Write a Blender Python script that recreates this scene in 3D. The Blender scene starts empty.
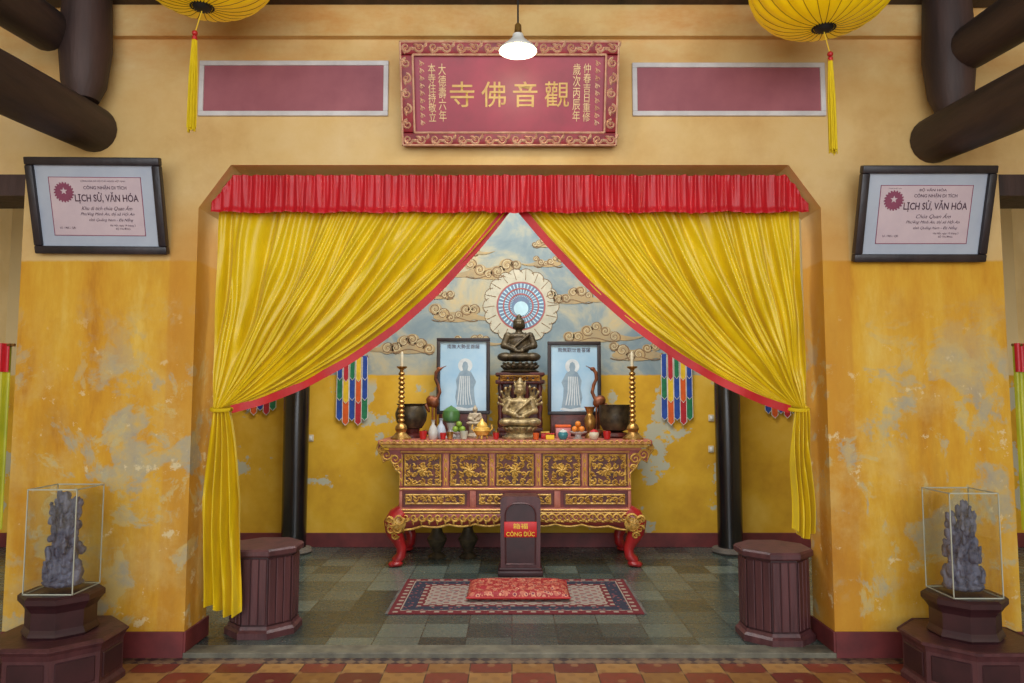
import bpy, bmesh, math, random
from mathutils import Vector, Matrix, Euler, noise
R = random.Random(7)
scene = bpy.context.scene
col = scene.collection
scene.view_settings.view_transform = 'Standard'
pi = math.pi; sin = math.sin; cos = math.cos
# ---------------------------------------------------------------- survey
CAM_Y = -4.71; CAM_Z = 1.56; F = 740.0; TH = math.radians(4.5)
def W(px, py, Y):
    """survey measurement -> metres on the vertical plane that stands at world Y"""
    u = px - 512; v = 341.5 - py; d = Y - CAM_Y
    fw = F * cos(TH) - v * sin(TH); up = F * sin(TH) + v * cos(TH)
    return Vector((u * d / fw, Y, CAM_Z + d * up / fw))
def X(px, Y, py=437): return W(px, py, Y).x
# ---------------------------------------------------------------- materials
def L(c):
    return tuple(((x/255)/12.92 if x/255 <= 0.04045 else ((x/255+0.055)/1.055)**2.4) for x in c[:3]) + (1,)
class N:
    def __init__(s, name):
        s.m = bpy.data.materials.new(name); s.m.use_nodes = True
        s.t = s.m.node_tree; s.b = s.t.nodes['Principled BSDF']
        s.co = s.t.nodes.new('ShaderNodeTexCoord').outputs['Object']
    def link(s, a, b): s.t.links.new(a, b)
    def put(s, inp, v):
        if hasattr(v, 'is_output') or isinstance(v, bpy.types.NodeSocket): s.link(v, inp)
        else: inp.default_value = v
    def math(s, op, a, b=0.0, clamp=False):
        n = s.t.nodes.new('ShaderNodeMath'); n.operation = op; n.use_clamp = clamp
        s.put(n.inputs[0], a); s.put(n.inputs[1], b); return n.outputs[0]
    def mix(s, f, a, b, bt='MIX'):
        n = s.t.nodes.new('ShaderNodeMix'); n.data_type = 'RGBA'; n.blend_type = bt
        s.put(n.inputs[0], f); s.put(n.inputs[6], a); s.put(n.inputs[7], b); return n.outputs[2]
    def map(s, scale=(1,1,1), loc=(0,0,0), rot=(0,0,0)):
        n = s.t.nodes.new('ShaderNodeMapping'); s.link(s.co, n.inputs[0])
        n.inputs['Scale'].default_value = scale; n.inputs['Location'].default_value = loc
        n.inputs['Rotation'].default_value = rot; return n.outputs[0]
    def noise(s, scale, detail=4, rough=.55, vec=None, dist=0):
        n = s.t.nodes.new('ShaderNodeTexNoise'); s.link(vec or s.co, n.inputs['Vector'])
        n.inputs['Scale'].default_value = scale; n.inputs['Detail'].default_value = detail
        n.inputs['Roughness'].default_value = rough; n.inputs['Distortion'].default_value = dist
        return n.outputs[0]
    def voro(s, scale, vec=None, feat='F1', out=0):
        n = s.t.nodes.new('ShaderNodeTexVoronoi'); n.feature = feat
        s.link(vec or s.co, n.inputs['Vector']); n.inputs['Scale'].default_value = scale
        return n.outputs[out]
    def ramp(s, f, stops, const=False):
        n = s.t.nodes.new('ShaderNodeValToRGB'); s.link(f, n.inputs[0])
        if const: n.color_ramp.interpolation = 'CONSTANT'
        e = n.color_ramp.elements
        while len(e) < len(stops): e.new(.5)
        for i, (p, c) in enumerate(stops):
            e[i].position = p; e[i].color = c if len(c) == 4 else (c[0],)*3+(1,)
        return n.outputs[0]
    def step(s, f, lo, hi):
        n = s.t.nodes.new('ShaderNodeMapRange'); n.clamp = True
        s.link(f, n.inputs[0]); n.inputs[1].default_value = lo; n.inputs[2].default_value = hi
        return n.outputs[0]
    def inv(s, f): return s.math('SUBTRACT', 1.0, f)
    def xyz(s):
        n = s.t.nodes.new('ShaderNodeSeparateXYZ'); s.link(s.co, n.inputs[0]); return n.outputs
    def bump(s, h, strength, dist=.01):
        n = s.t.nodes.new('ShaderNodeBump'); s.link(h, n.inputs['Height'])
        n.inputs['Strength'].default_value = strength; n.inputs['Distance'].default_value = dist
        s.link(n.outputs[0], s.b.inputs['Normal'])
    def brick(s, c1, c2, mortar, w, h, ms=.004, offset=0.0, vec=None):
        n = s.t.nodes.new('ShaderNodeTexBrick'); s.link(vec or s.co, n.inputs['Vector'])
        n.offset = offset; n.inputs['Color1'].default_value = c1; n.inputs['Color2'].default_value = c2
        n.inputs['Mortar'].default_value = mortar; n.inputs['Scale'].default_value = 1
        n.inputs['Mortar Size'].default_value = ms; n.inputs['Brick Width'].default_value = w
        n.inputs['Row Height'].default_value = h; n.inputs['Mortar Smooth'].default_value = .1
        return n.outputs[0]
    def color(s, v): s.put(s.b.inputs['Base Color'], v)
    def p(s, **k):
        for a, v in k.items(): s.put(s.b.inputs[a.replace('_', ' ')], v)
        return s
def M(name, c1, c2=None, scale=8, rough=.5, metal=0, bump=0, bscale=None, stretch=(1,1,1), emit=0, sheen=0, coat=0):
    n = N(name); c1 = L(c1); c2 = L(c2) if c2 else tuple(x*.75 for x in c1[:3])+(1,)
    v = n.map(scale=stretch)
    f = n.noise(scale, 5, .6, v)
    c = n.ramp(f, [(.3, c2), (.68, c1)])
    n.color(c); n.p(Roughness=rough, Metallic=metal)
    if bump: n.bump(n.noise(bscale or scale*3, 5, .6, v), bump, .01)
    if emit: n.link(c, n.b.inputs['Emission Color']); n.p(Emission_Strength=emit)
    if sheen: n.p(Sheen_Weight=sheen)
    if coat: n.p(Coat_Weight=coat, Coat_Roughness=.15)
    return n.m

def wall_front_mat():
    n = N('limewashed_wall'); x, y, z = n.xyz()
    big = n.noise(1.3, 6, .62); streak = n.noise(3.0, 7, .68, n.map(scale=(1.2, 1, .3))); fine = n.noise(14, 6, .7)
    upper = n.ramp(big, [(.3, L((204,162,94))), (.5, L((218,184,120))), (.75, L((226,198,144)))])
    lower = n.ramp(streak, [(.28, L((182,116,18))), (.42, L((210,152,32))), (.56, L((220,170,48))), (.66, L((226,186,78))), (.8, L((230,206,130)))])
    zz = n.math('ADD', z, n.math('MULTIPLY', n.math('SUBTRACT', fine, .5), .025))
    up = n.step(zz, 2.445, 2.46)
    c = n.mix(up, lower, upper)
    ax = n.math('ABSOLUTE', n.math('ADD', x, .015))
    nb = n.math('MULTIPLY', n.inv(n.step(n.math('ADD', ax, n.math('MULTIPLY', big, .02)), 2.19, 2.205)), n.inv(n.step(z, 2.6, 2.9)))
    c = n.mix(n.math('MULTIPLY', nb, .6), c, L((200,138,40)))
    st = n.math('MULTIPLY', n.step(z, 3.35, 4.0), n.step(n.noise(2.2, 6, .7, n.map(scale=(.7,1,1.6))), .42, .66))
    c = n.mix(n.math('MULTIPLY', st, .6), c, L((204,128,36)))
    low = n.inv(n.step(z, 1.5, 2.3))
    d1 = n.math('MULTIPLY', n.step(n.noise(1.5, 9, .72, n.map(loc=(3.1, 0, 1.2))), .48, .62), low)
    c = n.mix(n.math('MULTIPLY', d1, .5), c, L((218,190,116)))
    drk = n.step(n.noise(.9, 8, .7), .5, .72)
    c = n.mix(n.math('MULTIPLY', drk, .4), c, L((170,104,22)))
    stn = n.math('MULTIPLY', n.step(n.noise(1.8, 8, .68, n.map(scale=(1.6, 1, .5), loc=(5, 0, 0))), .5, .68), low)
    c = n.mix(n.math('MULTIPLY', stn, .4), c, L((160,110,40)))
    # bare blue-grey plaster, mostly a metre or so above the floor
    dust = n.math('MULTIPLY', n.step(n.noise(1.7, 10, .66, n.map(loc=(-1.4, 0, 3.3)), dist=.3), .535, .575), n.math('MULTIPLY', low, n.step(z, .25, .7)))
    c = n.mix(n.math('MULTIPLY', dust, .72), c, n.ramp(n.noise(7, 7, .7), [(.35, L((146,158,156))), (.52, L((176,174,146))), (.66, L((212,182,100)))]))
    peel = n.math('MULTIPLY', n.step(n.noise(3.0, 10, .68, dist=.5), .55, .59), low)
    c = n.mix(n.math('MULTIPLY', peel, .7), c, n.ramp(n.noise(5, 6, .7), [(.38, L((158,166,156))), (.55, L((206,186,122)))]))
    peel2 = n.math('MULTIPLY', n.step(n.noise(6.5, 10, .72, n.map(loc=(1, 0, 2))), .60, .63), low)
    c = n.mix(n.math('MULTIPLY', peel2, .7), c, L((228,212,164)))
    n.color(c); n.p(Roughness=.75); n.bump(n.noise(20, 8, .7), .15, .01); return n.m
def wall_back_mat():
    n = N('painted_back_wall'); x, y, z = n.xyz()
    big = n.noise(1.6, 6, .6); fine = n.noise(9, 7, .7)
    sky = n.ramp(n.noise(1.7, 7, .62, dist=.6), [(.3, L((110,134,148))), (.45, L((138,154,158))), (.56, L((176,174,152))), (.7, L((206,182,128)))])
    yel = n.ramp(big, [(.3, L((190,142,26))), (.5, L((214,168,40))), (.72, L((228,190,78)))])
    m = n.step(n.math('ADD', z, n.math('MULTIPLY', fine, .03)), 1.835, 1.85)
    side = n.step(n.math('ABSOLUTE', x), 2.3, 2.32)
    top = n.mix(side, sky, L((214,196,150)))
    c = n.mix(m, yel, top)
    low = n.inv(n.step(z, 1.7, 1.8))
    peel = n.math('MULTIPLY', n.step(n.noise(1.9, 9, .62, n.map(loc=(.3,0,.55))), .6, .615), low)
    c = n.mix(n.math('MULTIPLY', peel, .85), c, L((176,184,170)))
    n.color(c); n.p(Roughness=.8); n.bump(fine, .1, .01); return n.m
def floor_in_mat():
    n = N('dark_slate_tiles')
    b = n.brick(L((34,48,50)), L((104,116,108)), L((38,42,42)), .3, .3, .0035)
    b2 = n.mix(n.step(n.noise(1.3, 3), .5, .7), b, L((84,80,66)))
    b3 = n.mix(.3, b, b2); f = n.noise(12, 6, .7)
    c = n.mix(n.math('MULTIPLY', f, .25), b3, L((84,90,82)))
    n.color(c); n.p(Roughness=n.ramp(f, [(.3, (.16,)), (.7, (.36,))])); n.bump(f, .06, .01); return n.m
def floor_hall_mat():
    n = N('red_and_ochre_tiles'); x, y, z = n.xyz()
    r = n.brick(L((104,36,30)), L((140,60,44)), L((70,50,38)), .25, .25, .004)
    o = n.brick(L((150,104,52)), L((184,138,78)), L((70,50,38)), .25, .25, .004)
    ch = n.t.nodes.new('ShaderNodeTexChecker'); ch.inputs['Scale'].default_value = 4
    n.link(n.map(loc=(0.0, 0.0, .03)), ch.inputs[0])
    c = n.mix(ch.outputs['Fac'], r, o)
    k = 2*pi/.25; m = n.math('MULTIPLY', n.math('COSINE', n.math('MULTIPLY', x, k)), n.math('COSINE', n.math('MULTIPLY', y, k)))
    k2 = k*2; m2 = n.math('MULTIPLY', n.math('SINE', n.math('MULTIPLY', x, k2)), n.math('SINE', n.math('MULTIPLY', y, k2)))
    c = n.mix(n.math('MULTIPLY', n.step(m2, .35, .42), .3), c, L((112,66,44)))
    c = n.mix(n.math('MULTIPLY', n.step(m, .80, .84), .45), c, L((180,140,90)))
    c = n.mix(n.math('MULTIPLY', n.noise(9, 6, .7), .4), c, L((96,60,40)))
    n.color(c); n.p(Roughness=.35); return n.m
def border_tile_mat():
    n = N('patterned_border_tiles')
    ch = n.t.nodes.new('ShaderNodeTexChecker'); ch.inputs['Scale'].default_value = 18
    n.link(n.map(rot=(0, 0, pi/4), loc=(0, 0, .03)), ch.inputs[0])
    c = n.mix(ch.outputs['Fac'], L((120,96,72)), L((64,46,44)))
    c = n.mix(n.step(n.noise(7, 4), .45, .7), c, L((130,100,76)))
    n.color(c); n.p(Roughness=.5); return n.m
def rug_mat(hx, hy):
    n = N('woven_rug'); x, y, z = n.xyz()
    d = n.math('MINIMUM', n.math('SUBTRACT', hx, n.math('ABSOLUTE', x)), n.math('SUBTRACT', hy, n.math('ABSOLUTE', y)))
    v = n.voro(24); sx = n.math('SINE', n.math('MULTIPLY', x, 62)); sy = n.math('SINE', n.math('MULTIPLY', y, 62))
    mot = n.step(n.math('MULTIPLY', sx, sy), .25, .35); mot2 = n.step(v, .24, .3)
    red = L((104,28,36)); cream = L((156,142,128)); navy = L((42,44,62)); rose = L((142,76,76))
    field = n.mix(mot2, L((92,84,92)), L((150,138,128))); field = n.mix(n.math('MULTIPLY', mot, .7), field, L((128,50,54)))
    b1 = n.mix(mot, red, cream); b2 = n.mix(mot2, rose, navy)
    def over(c, lo, col): return n.mix(n.math('LESS_THAN', d, lo), c, col)
    c = over(field, .25, cream); c = over(c, .24, b1); c = over(c, .185, navy); c = over(c, .175, b2)
    c = over(c, .085, cream); c = over(c, .076, b1); c = over(c, .025, red)
    n.color(c); n.p(Roughness=.95); n.bump(n.noise(160, 2), .4, .004); return n.m
def brocade_mat():
    n = N('red_brocade'); x, y, z = n.xyz(); v = n.voro(24); w = n.voro(60, n.map(scale=(1, 1, .3)))
    c = n.mix(n.step(v, .36, .42), L((204,140,110)), L((150,18,32)))
    c = n.mix(n.step(v, .24, .28), L((112,20,56)), c)
    c = n.mix(n.math('MULTIPLY', n.inv(n.step(w, .28, .34)), .6), c, L((216,150,110)))
    k = n.math('MULTIPLY', n.math('SINE', n.math('MULTIPLY', x, 48)), n.math('SINE', n.math('MULTIPLY', y, 48)))
    c = n.mix(n.math('MULTIPLY', n.step(k, .4, .5), .45), c, L((206,130,100)))
    n.color(c); n.p(Roughness=.6); return n.m
def satin(name, c1, c2, rough=.38, sheen=.08):
    n = N(name); f = n.noise(5, 5, .6, n.map(scale=(1, 1, .5)))
    n.color(n.ramp(f, [(.3, L(c2)), (.7, L(c1))])); n.p(Roughness=rough, Sheen_Weight=sheen)
    n.bump(n.noise(16, 4, .6, n.map(scale=(1, 1, .4))), .3, .014); return n.m
def pane_glass():
    n = N('clear_glass'); t = n.t; out = t.nodes['Material Output']
    tr = t.nodes.new('ShaderNodeBsdfTransparent'); tr.inputs[0].default_value = (.97, .98, .975, 1)
    g = t.nodes.new('ShaderNodeBsdfGlossy'); g.inputs['Roughness'].default_value = .03
    mx = t.nodes.new('ShaderNodeMixShader'); mx.inputs[0].default_value = .06
    t.links.new(tr.outputs[0], mx.inputs[1]); t.links.new(g.outputs[0], mx.inputs[2]); t.links.new(mx.outputs[0], out.inputs[0])
    return n.m
MT = dict(
 wall=wall_front_mat(), back=wall_back_mat(), floor=floor_in_mat(), hall=floor_hall_mat(), border=border_tile_mat(),
 cream=M('cream_plaster', (222,200,150), (206,180,126), 2, .85),
 sill=M('grey_stone_sill', (128,124,106), (80,78,70), 7, .5, bump=.2),
 base=M('maroon_baseboard_paint', (124,52,52), (92,40,42), 5, .55),
 beam=M('dark_aged_timber', (74,56,50), (20,15,18), 5, .62, bump=.8, bscale=12, stretch=(1,.12,1)),
 post=M('dark_aged_post_timber', (76,54,48), (22,16,18), 5, .62, bump=.8, bscale=12, stretch=(1,1,.12)),
 ceil=M('dark_ceiling_boards', (70,50,38), (40,28,22), 4, .7, stretch=(1,.1,1)),
 black=M('black_lacquer', (26,24,26), (12,12,14), 5, .25, coat=.4),
 yellow=satin('yellow_satin', (238,206,12), (212,180,4), .40), red=satin('red_satin', (206,18,34), (176,8,24), .42),
 ygreen=satin('yellow_green_satin', (206,196,30), (150,160,30), .42),
 redtrim=satin('red_ribbon_satin', (206,26,28), (176,14,20), .55, 0),
 plum=M('plum_brown_painted_wood', (98,58,60), (66,38,42), 5, .42, bump=.25, stretch=(3,3,.3)),
 plumd=M('dark_plum_wood', (68,36,40), (44,24,28), 5, .42),
 tabler=M('altar_red_lacquer', (140,52,44), (104,34,32), 6, .45), tablep=M('altar_faded_red_paint', (190,120,98), (152,76,64), 9, .5),
 legred=M('bright_red_lacquer', (176,34,36), (130,22,26), 6, .35, coat=.3),
 gold=M('gilded_carving', (226,188,98), (160,112,44), 20, .45, metal=.1, bump=.3, bscale=60),
 golds=M('bright_gold_leaf', (232,192,98), (196,146,52), 20, .38, metal=.2), goldc=M('aged_gilt_lettering', (218,180,96), (184,140,64), 20, .45),
 goldp=M('pale_gilt_lettering', (232,204,150), (214,180,120), 20, .45),
 brass=M('aged_brass', (206,160,86), (120,84,40), 14, .32, metal=.7), bronze=M('dark_bronze', (96,84,62), (40,34,30), 12, .42, metal=.5, bump=.2),
 bronzeo=M('orange_bronze', (150,84,44), (70,38,26), 12, .42, metal=.3),
 goldst=M('antique_gold_statue', (190,168,120), (84,68,46), 22, .42, metal=.4),
 throne=M('carved_dark_red_wood', (92,34,30), (42,18,18), 10, .4, bump=.4, bscale=30),
 panelbg=M('dark_brown_panel_ground', (110,50,36), (66,28,24), 12, .5),
 plaque=M('crimson_lacquer_board', (160,28,58), (128,18,42), 4, .42), plaqueg=M('plaque_border_red', (150,24,34), (104,14,26), 20, .45),
 silver=M('pale_gilt_ornament', (226,192,160), (196,140,110), 20, .5),
 mauve=M('mauve_painted_panel', (160,92,100), (144,78,88), 5, .6), white=M('white_plaster_border', (218,216,214), (188,184,182), 5, .6),
 frameb=M('dark_frame_wood', (52,44,48), (24,22,28), 6, .4, bump=.3, bscale=30, stretch=(1,1,.5)),
 mat=M('pale_blue_mount', (184,194,206), (168,178,194), 3, .45), paper=M('lilac_paper', (208,190,194), (194,176,184), 4, .6),
 ink=M('violet_brown_ink', (72,40,60), None, 8, .7), emblem=M('plum_red_seal_print', (142,70,96), (124,56,84), 8, .6),
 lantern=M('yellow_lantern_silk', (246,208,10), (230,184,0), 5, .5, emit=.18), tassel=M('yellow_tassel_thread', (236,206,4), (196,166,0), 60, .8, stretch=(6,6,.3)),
 lrib=M('olive_lantern_rib', (170,130,10), None, 5, .6),
 redp=M('red_paint', (190,30,30), None, 8, .45), white2=M('white_enamel', (236,236,230), (220,220,214), 3, .3),
 blue=M('blue_cloth', (34,80,170), (24,60,140), 20, .6), green=M('green_cloth', (30,130,84), (20,100,66), 20, .6),
 orange=M('orange_cloth', (226,96,30), None, 20, .6), yel2=M('yellow_cloth', (240,200,40), None, 20, .6), redc=M('red_cloth', (190,36,50), None, 20, .6),
 whitec=M('white_cloth', (226,224,216), None, 20, .7),
 cloud=M('tan_cloud_paint', (186,160,112), (152,142,118), 6, .8), cloudd=M('brown_outline_paint', (136,110,80), None, 6, .8), cloudl=M('pale_cloud_paint', (204,190,152), None, 6, .8),
 halo1=M('cream_halo_paint', (202,198,178), (178,178,160), 8, .7), halo2=M('teal_halo_paint', (96,140,170), (120,120,150), 8, .7), halo3=M('rose_halo_paint', (176,104,104), None, 8, .7),
 halo4=M('pale_blue_halo_glow', (180,216,228), None, 8, .6, emit=.2),  # glow added to the wall paint of the halo's rays and centre
 picblue=M('pale_blue_print', (176,204,220), (136,180,212), 2.2, .25), picgrey=M('slate_figure_print', (142,164,178), (112,138,158), 12, .4), piclt=M('light_figure_print', (210,220,224), None, 12, .4),
 jade=M('jade_green_glaze', (84,130,70), (50,90,50), 8, .3), porc=M('white_porcelain', (200,200,196), None, 3, .2), pinkc=M('pink_ceramic', (206,130,130), None, 8, .3),
 figbei=M('weathered_ivory_figurine', (190,176,150), (130,112,90), 20, .5),
 teal=M('teal_ceramic', (60,130,140), None, 8, .25), fruit=M('orange_fruit_skin', (224,130,40), None, 20, .45), fruitg=M('green_fruit_skin', (130,160,50), None, 20, .45),
 wood=M('weathered_grey_wood', (128,132,154), (44,48,68), 18, .65, bump=1.0, bscale=34, stretch=(1.5,1.5,.35)),
 glass=pane_glass(), edge=M('pale_glass_edge', (190,194,176), None, 5, .3), brocade=brocade_mat(),
 bulb=M('lit_bulb', (255,240,204), (255,240,204), 3, .4, emit=5), cord=M('black_cord', (20,20,20), None, 5, .6), plastic=M('ivory_plastic', (214,206,180), None, 5, .4),
 sign=M('red_sign_plate', (206,26,30), None, 5, .4), signy=M('yellow_lettering', (244,214,60), (244,214,60), 5, .5), stone=M('grey_stone', (120,112,104), (84,80,76), 8, .7),
)
# ---------------------------------------------------------------- mesh helpers
class MB:
    def __init__(s): s.bm = bmesh.new(); s.mi = 0
    def merge(s, tb, mtx=None):
        if mtx is not None: bmesh.ops.transform(tb, matrix=mtx, verts=tb.verts)
        for f in tb.faces: f.material_index = s.mi
        me = bpy.data.meshes.new('tmp'); tb.to_mesh(me); tb.free(); s.bm.from_mesh(me); bpy.data.meshes.remove(me)
    def box(s, x0, x1, y0, y1, z0, z1, bev=0, seg=2, mtx=None):
        tb = bmesh.new(); bmesh.ops.create_cube(tb, size=1, matrix=Matrix.Translation(((x0+x1)/2, (y0+y1)/2, (z0+z1)/2)) @ Matrix.Diagonal((abs(x1-x0), abs(y1-y0), abs(z1-z0), 1)))
        if bev: bmesh.ops.bevel(tb, geom=list(tb.edges), offset=bev, segments=seg, affect='EDGES', profile=.5)
        s.merge(tb, mtx); return s
    def face(s, pts):
        vs = [s.bm.verts.new(p) for p in pts]; f = s.bm.faces.new(vs); f.material_index = s.mi; return f
    def lathe(s, prof, seg=24, c=(0,0,0), sx=1, sy=1, ph=0, rad=None, cap=True):
        rings = []
        for r, z in prof:
            ring = []
            for i in range(seg):
                a = 2*pi*i/seg + ph; k = r * (rad(a, z) if rad else 1)
                ring.append(s.bm.verts.new((c[0]+k*cos(a)*sx, c[1]+k*sin(a)*sy, c[2]+z)))
            rings.append(ring)
        for a, b in zip(rings, rings[1:]):
            for i in range(seg):
                f = s.bm.faces.new((a[i], a[(i+1) % seg], b[(i+1) % seg], b[i])); f.material_index = s.mi
        if cap:
            for ring in (rings[0][::-1], rings[-1]):
                f = s.bm.faces.new(ring); f.material_index = s.mi
        return s
    def tube(s, pts, rad, seg=8, cap=True, sx=1.0):
        pts = [Vector(p) for p in pts]; n = len(pts); rings = []
        for i, p in enumerate(pts):
            t = (pts[min(i+1, n-1)] - pts[max(i-1, 0)]).normalized()
            ref = Vector((0, 1, 0)) if abs(t.y) < .9 else Vector((1, 0, 0))
            u = t.cross(ref).normalized(); w = u.cross(t).normalized()
            r = rad(i/(n-1)) if callable(rad) else (rad[i] if isinstance(rad, (list, tuple)) else rad)
            rings.append([s.bm.verts.new(p + u*r*sx*cos(2*pi*k/seg) + w*r*sin(2*pi*k/seg)) for k in range(seg)])
        for a, b in zip(rings, rings[1:]):
            for i in range(seg):
                f = s.bm.faces.new((a[i], a[(i+1) % seg], b[(i+1) % seg], b[i])); f.material_index = s.mi
        if cap:
            for ring in (rings[0][::-1], rings[-1]):
                f = s.bm.faces.new(ring); f.material_index = s.mi
        return s
    def grid(s, fn, nu, nv):
        g = [[s.bm.verts.new(fn(i/nu, j/nv)) for j in range(nv+1)] for i in range(nu+1)]
        for i in range(nu):
            for j in range(nv):
                f = s.bm.faces.new((g[i][j], g[i+1][j], g[i+1][j+1], g[i][j+1])); f.material_index = s.mi
        return s
    def poly(s, pts, y0, y1):
        """outline in XZ extruded along Y"""
        tb = bmesh.new(); a = [tb.verts.new((x, y0, z)) for x, z in pts]; b = [tb.verts.new((x, y1, z)) for x, z in pts]
        tb.faces.new(a); tb.faces.new(b[::-1])
        for i in range(len(pts)):
            j = (i+1) % len(pts); tb.faces.new((a[i], b[i], b[j], a[j]))
        s.merge(tb); return s
    def ribbon(s, pts, w, y, th):
        """raised ridge in the XZ plane facing -Y"""
        n = len(pts); prev = None
        for i, (x, z) in enumerate(pts):
            a = pts[max(i-1, 0)]; b = pts[min(i+1, n-1)]; dx, dz = b[0]-a[0], b[1]-a[1]; l = math.hypot(dx, dz) or 1
            nx, nz = -dz/l, dx/l; k = (w(i/(n-1)) if callable(w) else w)/2
            cur = [s.bm.verts.new((x+nx*k, y, z+nz*k)), s.bm.verts.new((x, y-th, z)), s.bm.verts.new((x-nx*k, y, z-nz*k))]
            if prev:
                for q in (0, 1):
                    f = s.bm.faces.new((prev[q], prev[q+1], cur[q+1], cur[q])); f.material_index = s.mi
            prev = cur
        return s
    def spiral(s, cx, cz, r, a0, turns, w, y, th, tail=0):
        pts = []; n = max(10, int(abs(turns)*12))
        for i in range(n+1):
            t = i/n; a = a0 + turns*2*pi*t; k = r*(1-.88*t); pts.append((cx+k*cos(a), cz+k*sin(a)))
        s.ribbon(pts, lambda t: w*(1-.45*t), y, th); return s
    def leaf(s, cx, cz, l, a, w, y, th):
        s.ribbon([(cx+l*t*cos(a+.5*t), cz+l*t*sin(a+.5*t)) for t in (0, .25, .5, .75, 1)], lambda t: w*sin(pi*min(.98, t*.9+.08)), y, th); return s
    def disc(s, cx, cz, r, y, seg=24, rz=None):
        s.face([(cx+r*cos(2*pi*i/seg), y, cz+(rz or r)*sin(2*pi*i/seg)) for i in range(seg)]); return s
    def sph(s, c, r, sub=2):
        tb = bmesh.new(); rr = r if isinstance(r, (tuple, list)) else (r, r, r)
        bmesh.ops.create_icosphere(tb, subdivisions=sub, radius=1); s.merge(tb, Matrix.Translation(c) @ Matrix.Diagonal((*rr, 1))); return s
    def obj(s, name, mats, parent=None, label=None, smooth=40, loc=None, recalc=True, cat=None, kind=None, group=None):
        if recalc: bmesh.ops.recalc_face_normals(s.bm, faces=s.bm.faces)
        me = bpy.data.meshes.new(name); s.bm.to_mesh(me); s.bm.free()
        return wrap(me, name, mats, parent, label, smooth, loc, cat, kind, group)
def wrap(me, name, mats, parent=None, label=None, smooth=40, loc=None, cat=None, kind=None, group=None):
    for m in (mats if isinstance(mats, (list, tuple)) else [mats]): me.materials.append(MT[m] if isinstance(m, str) else m)
    if smooth:
        me.polygons.foreach_set('use_smooth', [True]*len(me.polygons)); me.set_sharp_from_angle(angle=math.radians(smooth))
    o = bpy.data.objects.new(name, me); col.objects.link(o)
    if parent: o.parent = parent
    if loc is not None: o.location = loc
    if label: o['label'] = label
    if cat: o['category'] = cat
    if kind: o['kind'] = kind
    if group: o['group'] = group
    return o
def thing(name, label, cat, loc=(0,0,0), rot=(0,0,0), group=None):
    o = bpy.data.objects.new(name, None); o.empty_display_size = .1; o.location = loc; o.rotation_euler = rot
    col.objects.link(o); o['label'] = label; o['category'] = cat
    if group: o['group'] = group
    return o
def bake(me, mods):
    o = bpy.data.objects.new('tmp', me); col.objects.link(o)
    for t, kw in mods:
        m = o.modifiers.new('m', t)
        for k, v in kw.items(): setattr(m, k, v)
    dg = bpy.context.evaluated_depsgraph_get(); r = bpy.data.meshes.new_from_object(o.evaluated_get(dg))
    bpy.data.objects.remove(o); return r
class Blob:
    def __init__(s, sub=3): s.bm = bmesh.new(); s.sub = sub
    def e(s, c, r, rot=(0,0,0)):
        bmesh.ops.create_icosphere(s.bm, subdivisions=s.sub, radius=1, matrix=Matrix.Translation(c) @ Euler(rot).to_matrix().to_4x4() @ Matrix.Diagonal((*r, 1))); return s
    def limb(s, a, b, r0, r1, n=7):
        a = Vector(a); b = Vector(b)
        for i in range(n):
            t = i/(n-1); r = r0+(r1-r0)*t; s.e(a.lerp(b, t), (r, r, r))
        return s
    def mesh(s, scale, voxel, it=2, disp=None):
        bmesh.ops.transform(s.bm, matrix=Matrix.Scale(scale, 4), verts=s.bm.verts)
        me = bpy.data.meshes.new('b'); s.bm.to_mesh(me); s.bm.free()
        r = bake(me, [('REMESH', dict(mode='VOXEL', voxel_size=voxel)), ('SMOOTH', dict(iterations=it, factor=.5))])
        if disp:
            for v in r.vertices: v.co += Vector(v.normal) * disp(v.co)
        return r
def text_mesh(body, w=None, h=None, shear=0, bold=0, line=1.0, align='CENTER'):
    c = bpy.data.curves.new('txt', 'FONT'); c.body = body; c.align_x = align; c.shear = shear; c.offset = bold; c.extrude = 0; c.space_line = line; c.resolution_u = 3
    o = bpy.data.objects.new('txt', c); col.objects.link(o)
    dg = bpy.context.evaluated_depsgraph_get(); me = bpy.data.meshes.new_from_object(o.evaluated_get(dg)); bpy.data.objects.remove(o)
    if not me.vertices: return me
    xs = [v.co.x for v in me.vertices]; ys = [v.co.y for v in me.vertices]
    bw, bh = max(xs)-min(xs), max(ys)-min(ys); cx, cy = (max(xs)+min(xs))/2, (max(ys)+min(ys))/2
    kx = (w/bw) if w else None; ky = (h/bh) if h else None
    kx = kx or ky; ky = ky or kx
    for v in me.vertices: v.co = Vector(((v.co.x-cx)*kx, 0, (v.co.y-cy)*ky))
    return me
def text(parent, name, body, x, y, z, mat, smooth=0, **k):
    return wrap(text_mesh(body, **k), name, mat, parent, loc=(x, y, z), smooth=0)
# ---------------------------------------------------------------- structure
OL, OR, CH, TOP = -2.03, 2.0, 2.80, 3.083
T = .33; Z0 = -.03; YB = 3.30; PX = 3.16; SX = 5.5
mb = MB(); mb.box(-PX, OL, 0, T, Z0, CH); mb.box(OR, PX, 0, T, Z0, CH)
mb.poly([(-PX, CH), (OL, CH), (OL+.2, TOP), (-PX, TOP)], 0, T)
mb.poly([(OR, CH), (PX, CH), (PX, TOP), (OR-.2, TOP)], 0, T)
mb.box(-SX, -PX, 0, T, 3.02, TOP); mb.box(PX, SX, 0, T, 3.02, TOP); mb.box(-SX, SX, 0, T, TOP, 4.9)
mb.box(-2.72, 2.72, -.05, 0, 3.93, 4.14)
mb.obj('wall_front', 'wall', smooth=0, kind='structure')
MB().box(-SX, SX, YB, YB+.2, Z0, 4.9).obj('wall_back', 'back', smooth=0, kind='structure')
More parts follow.
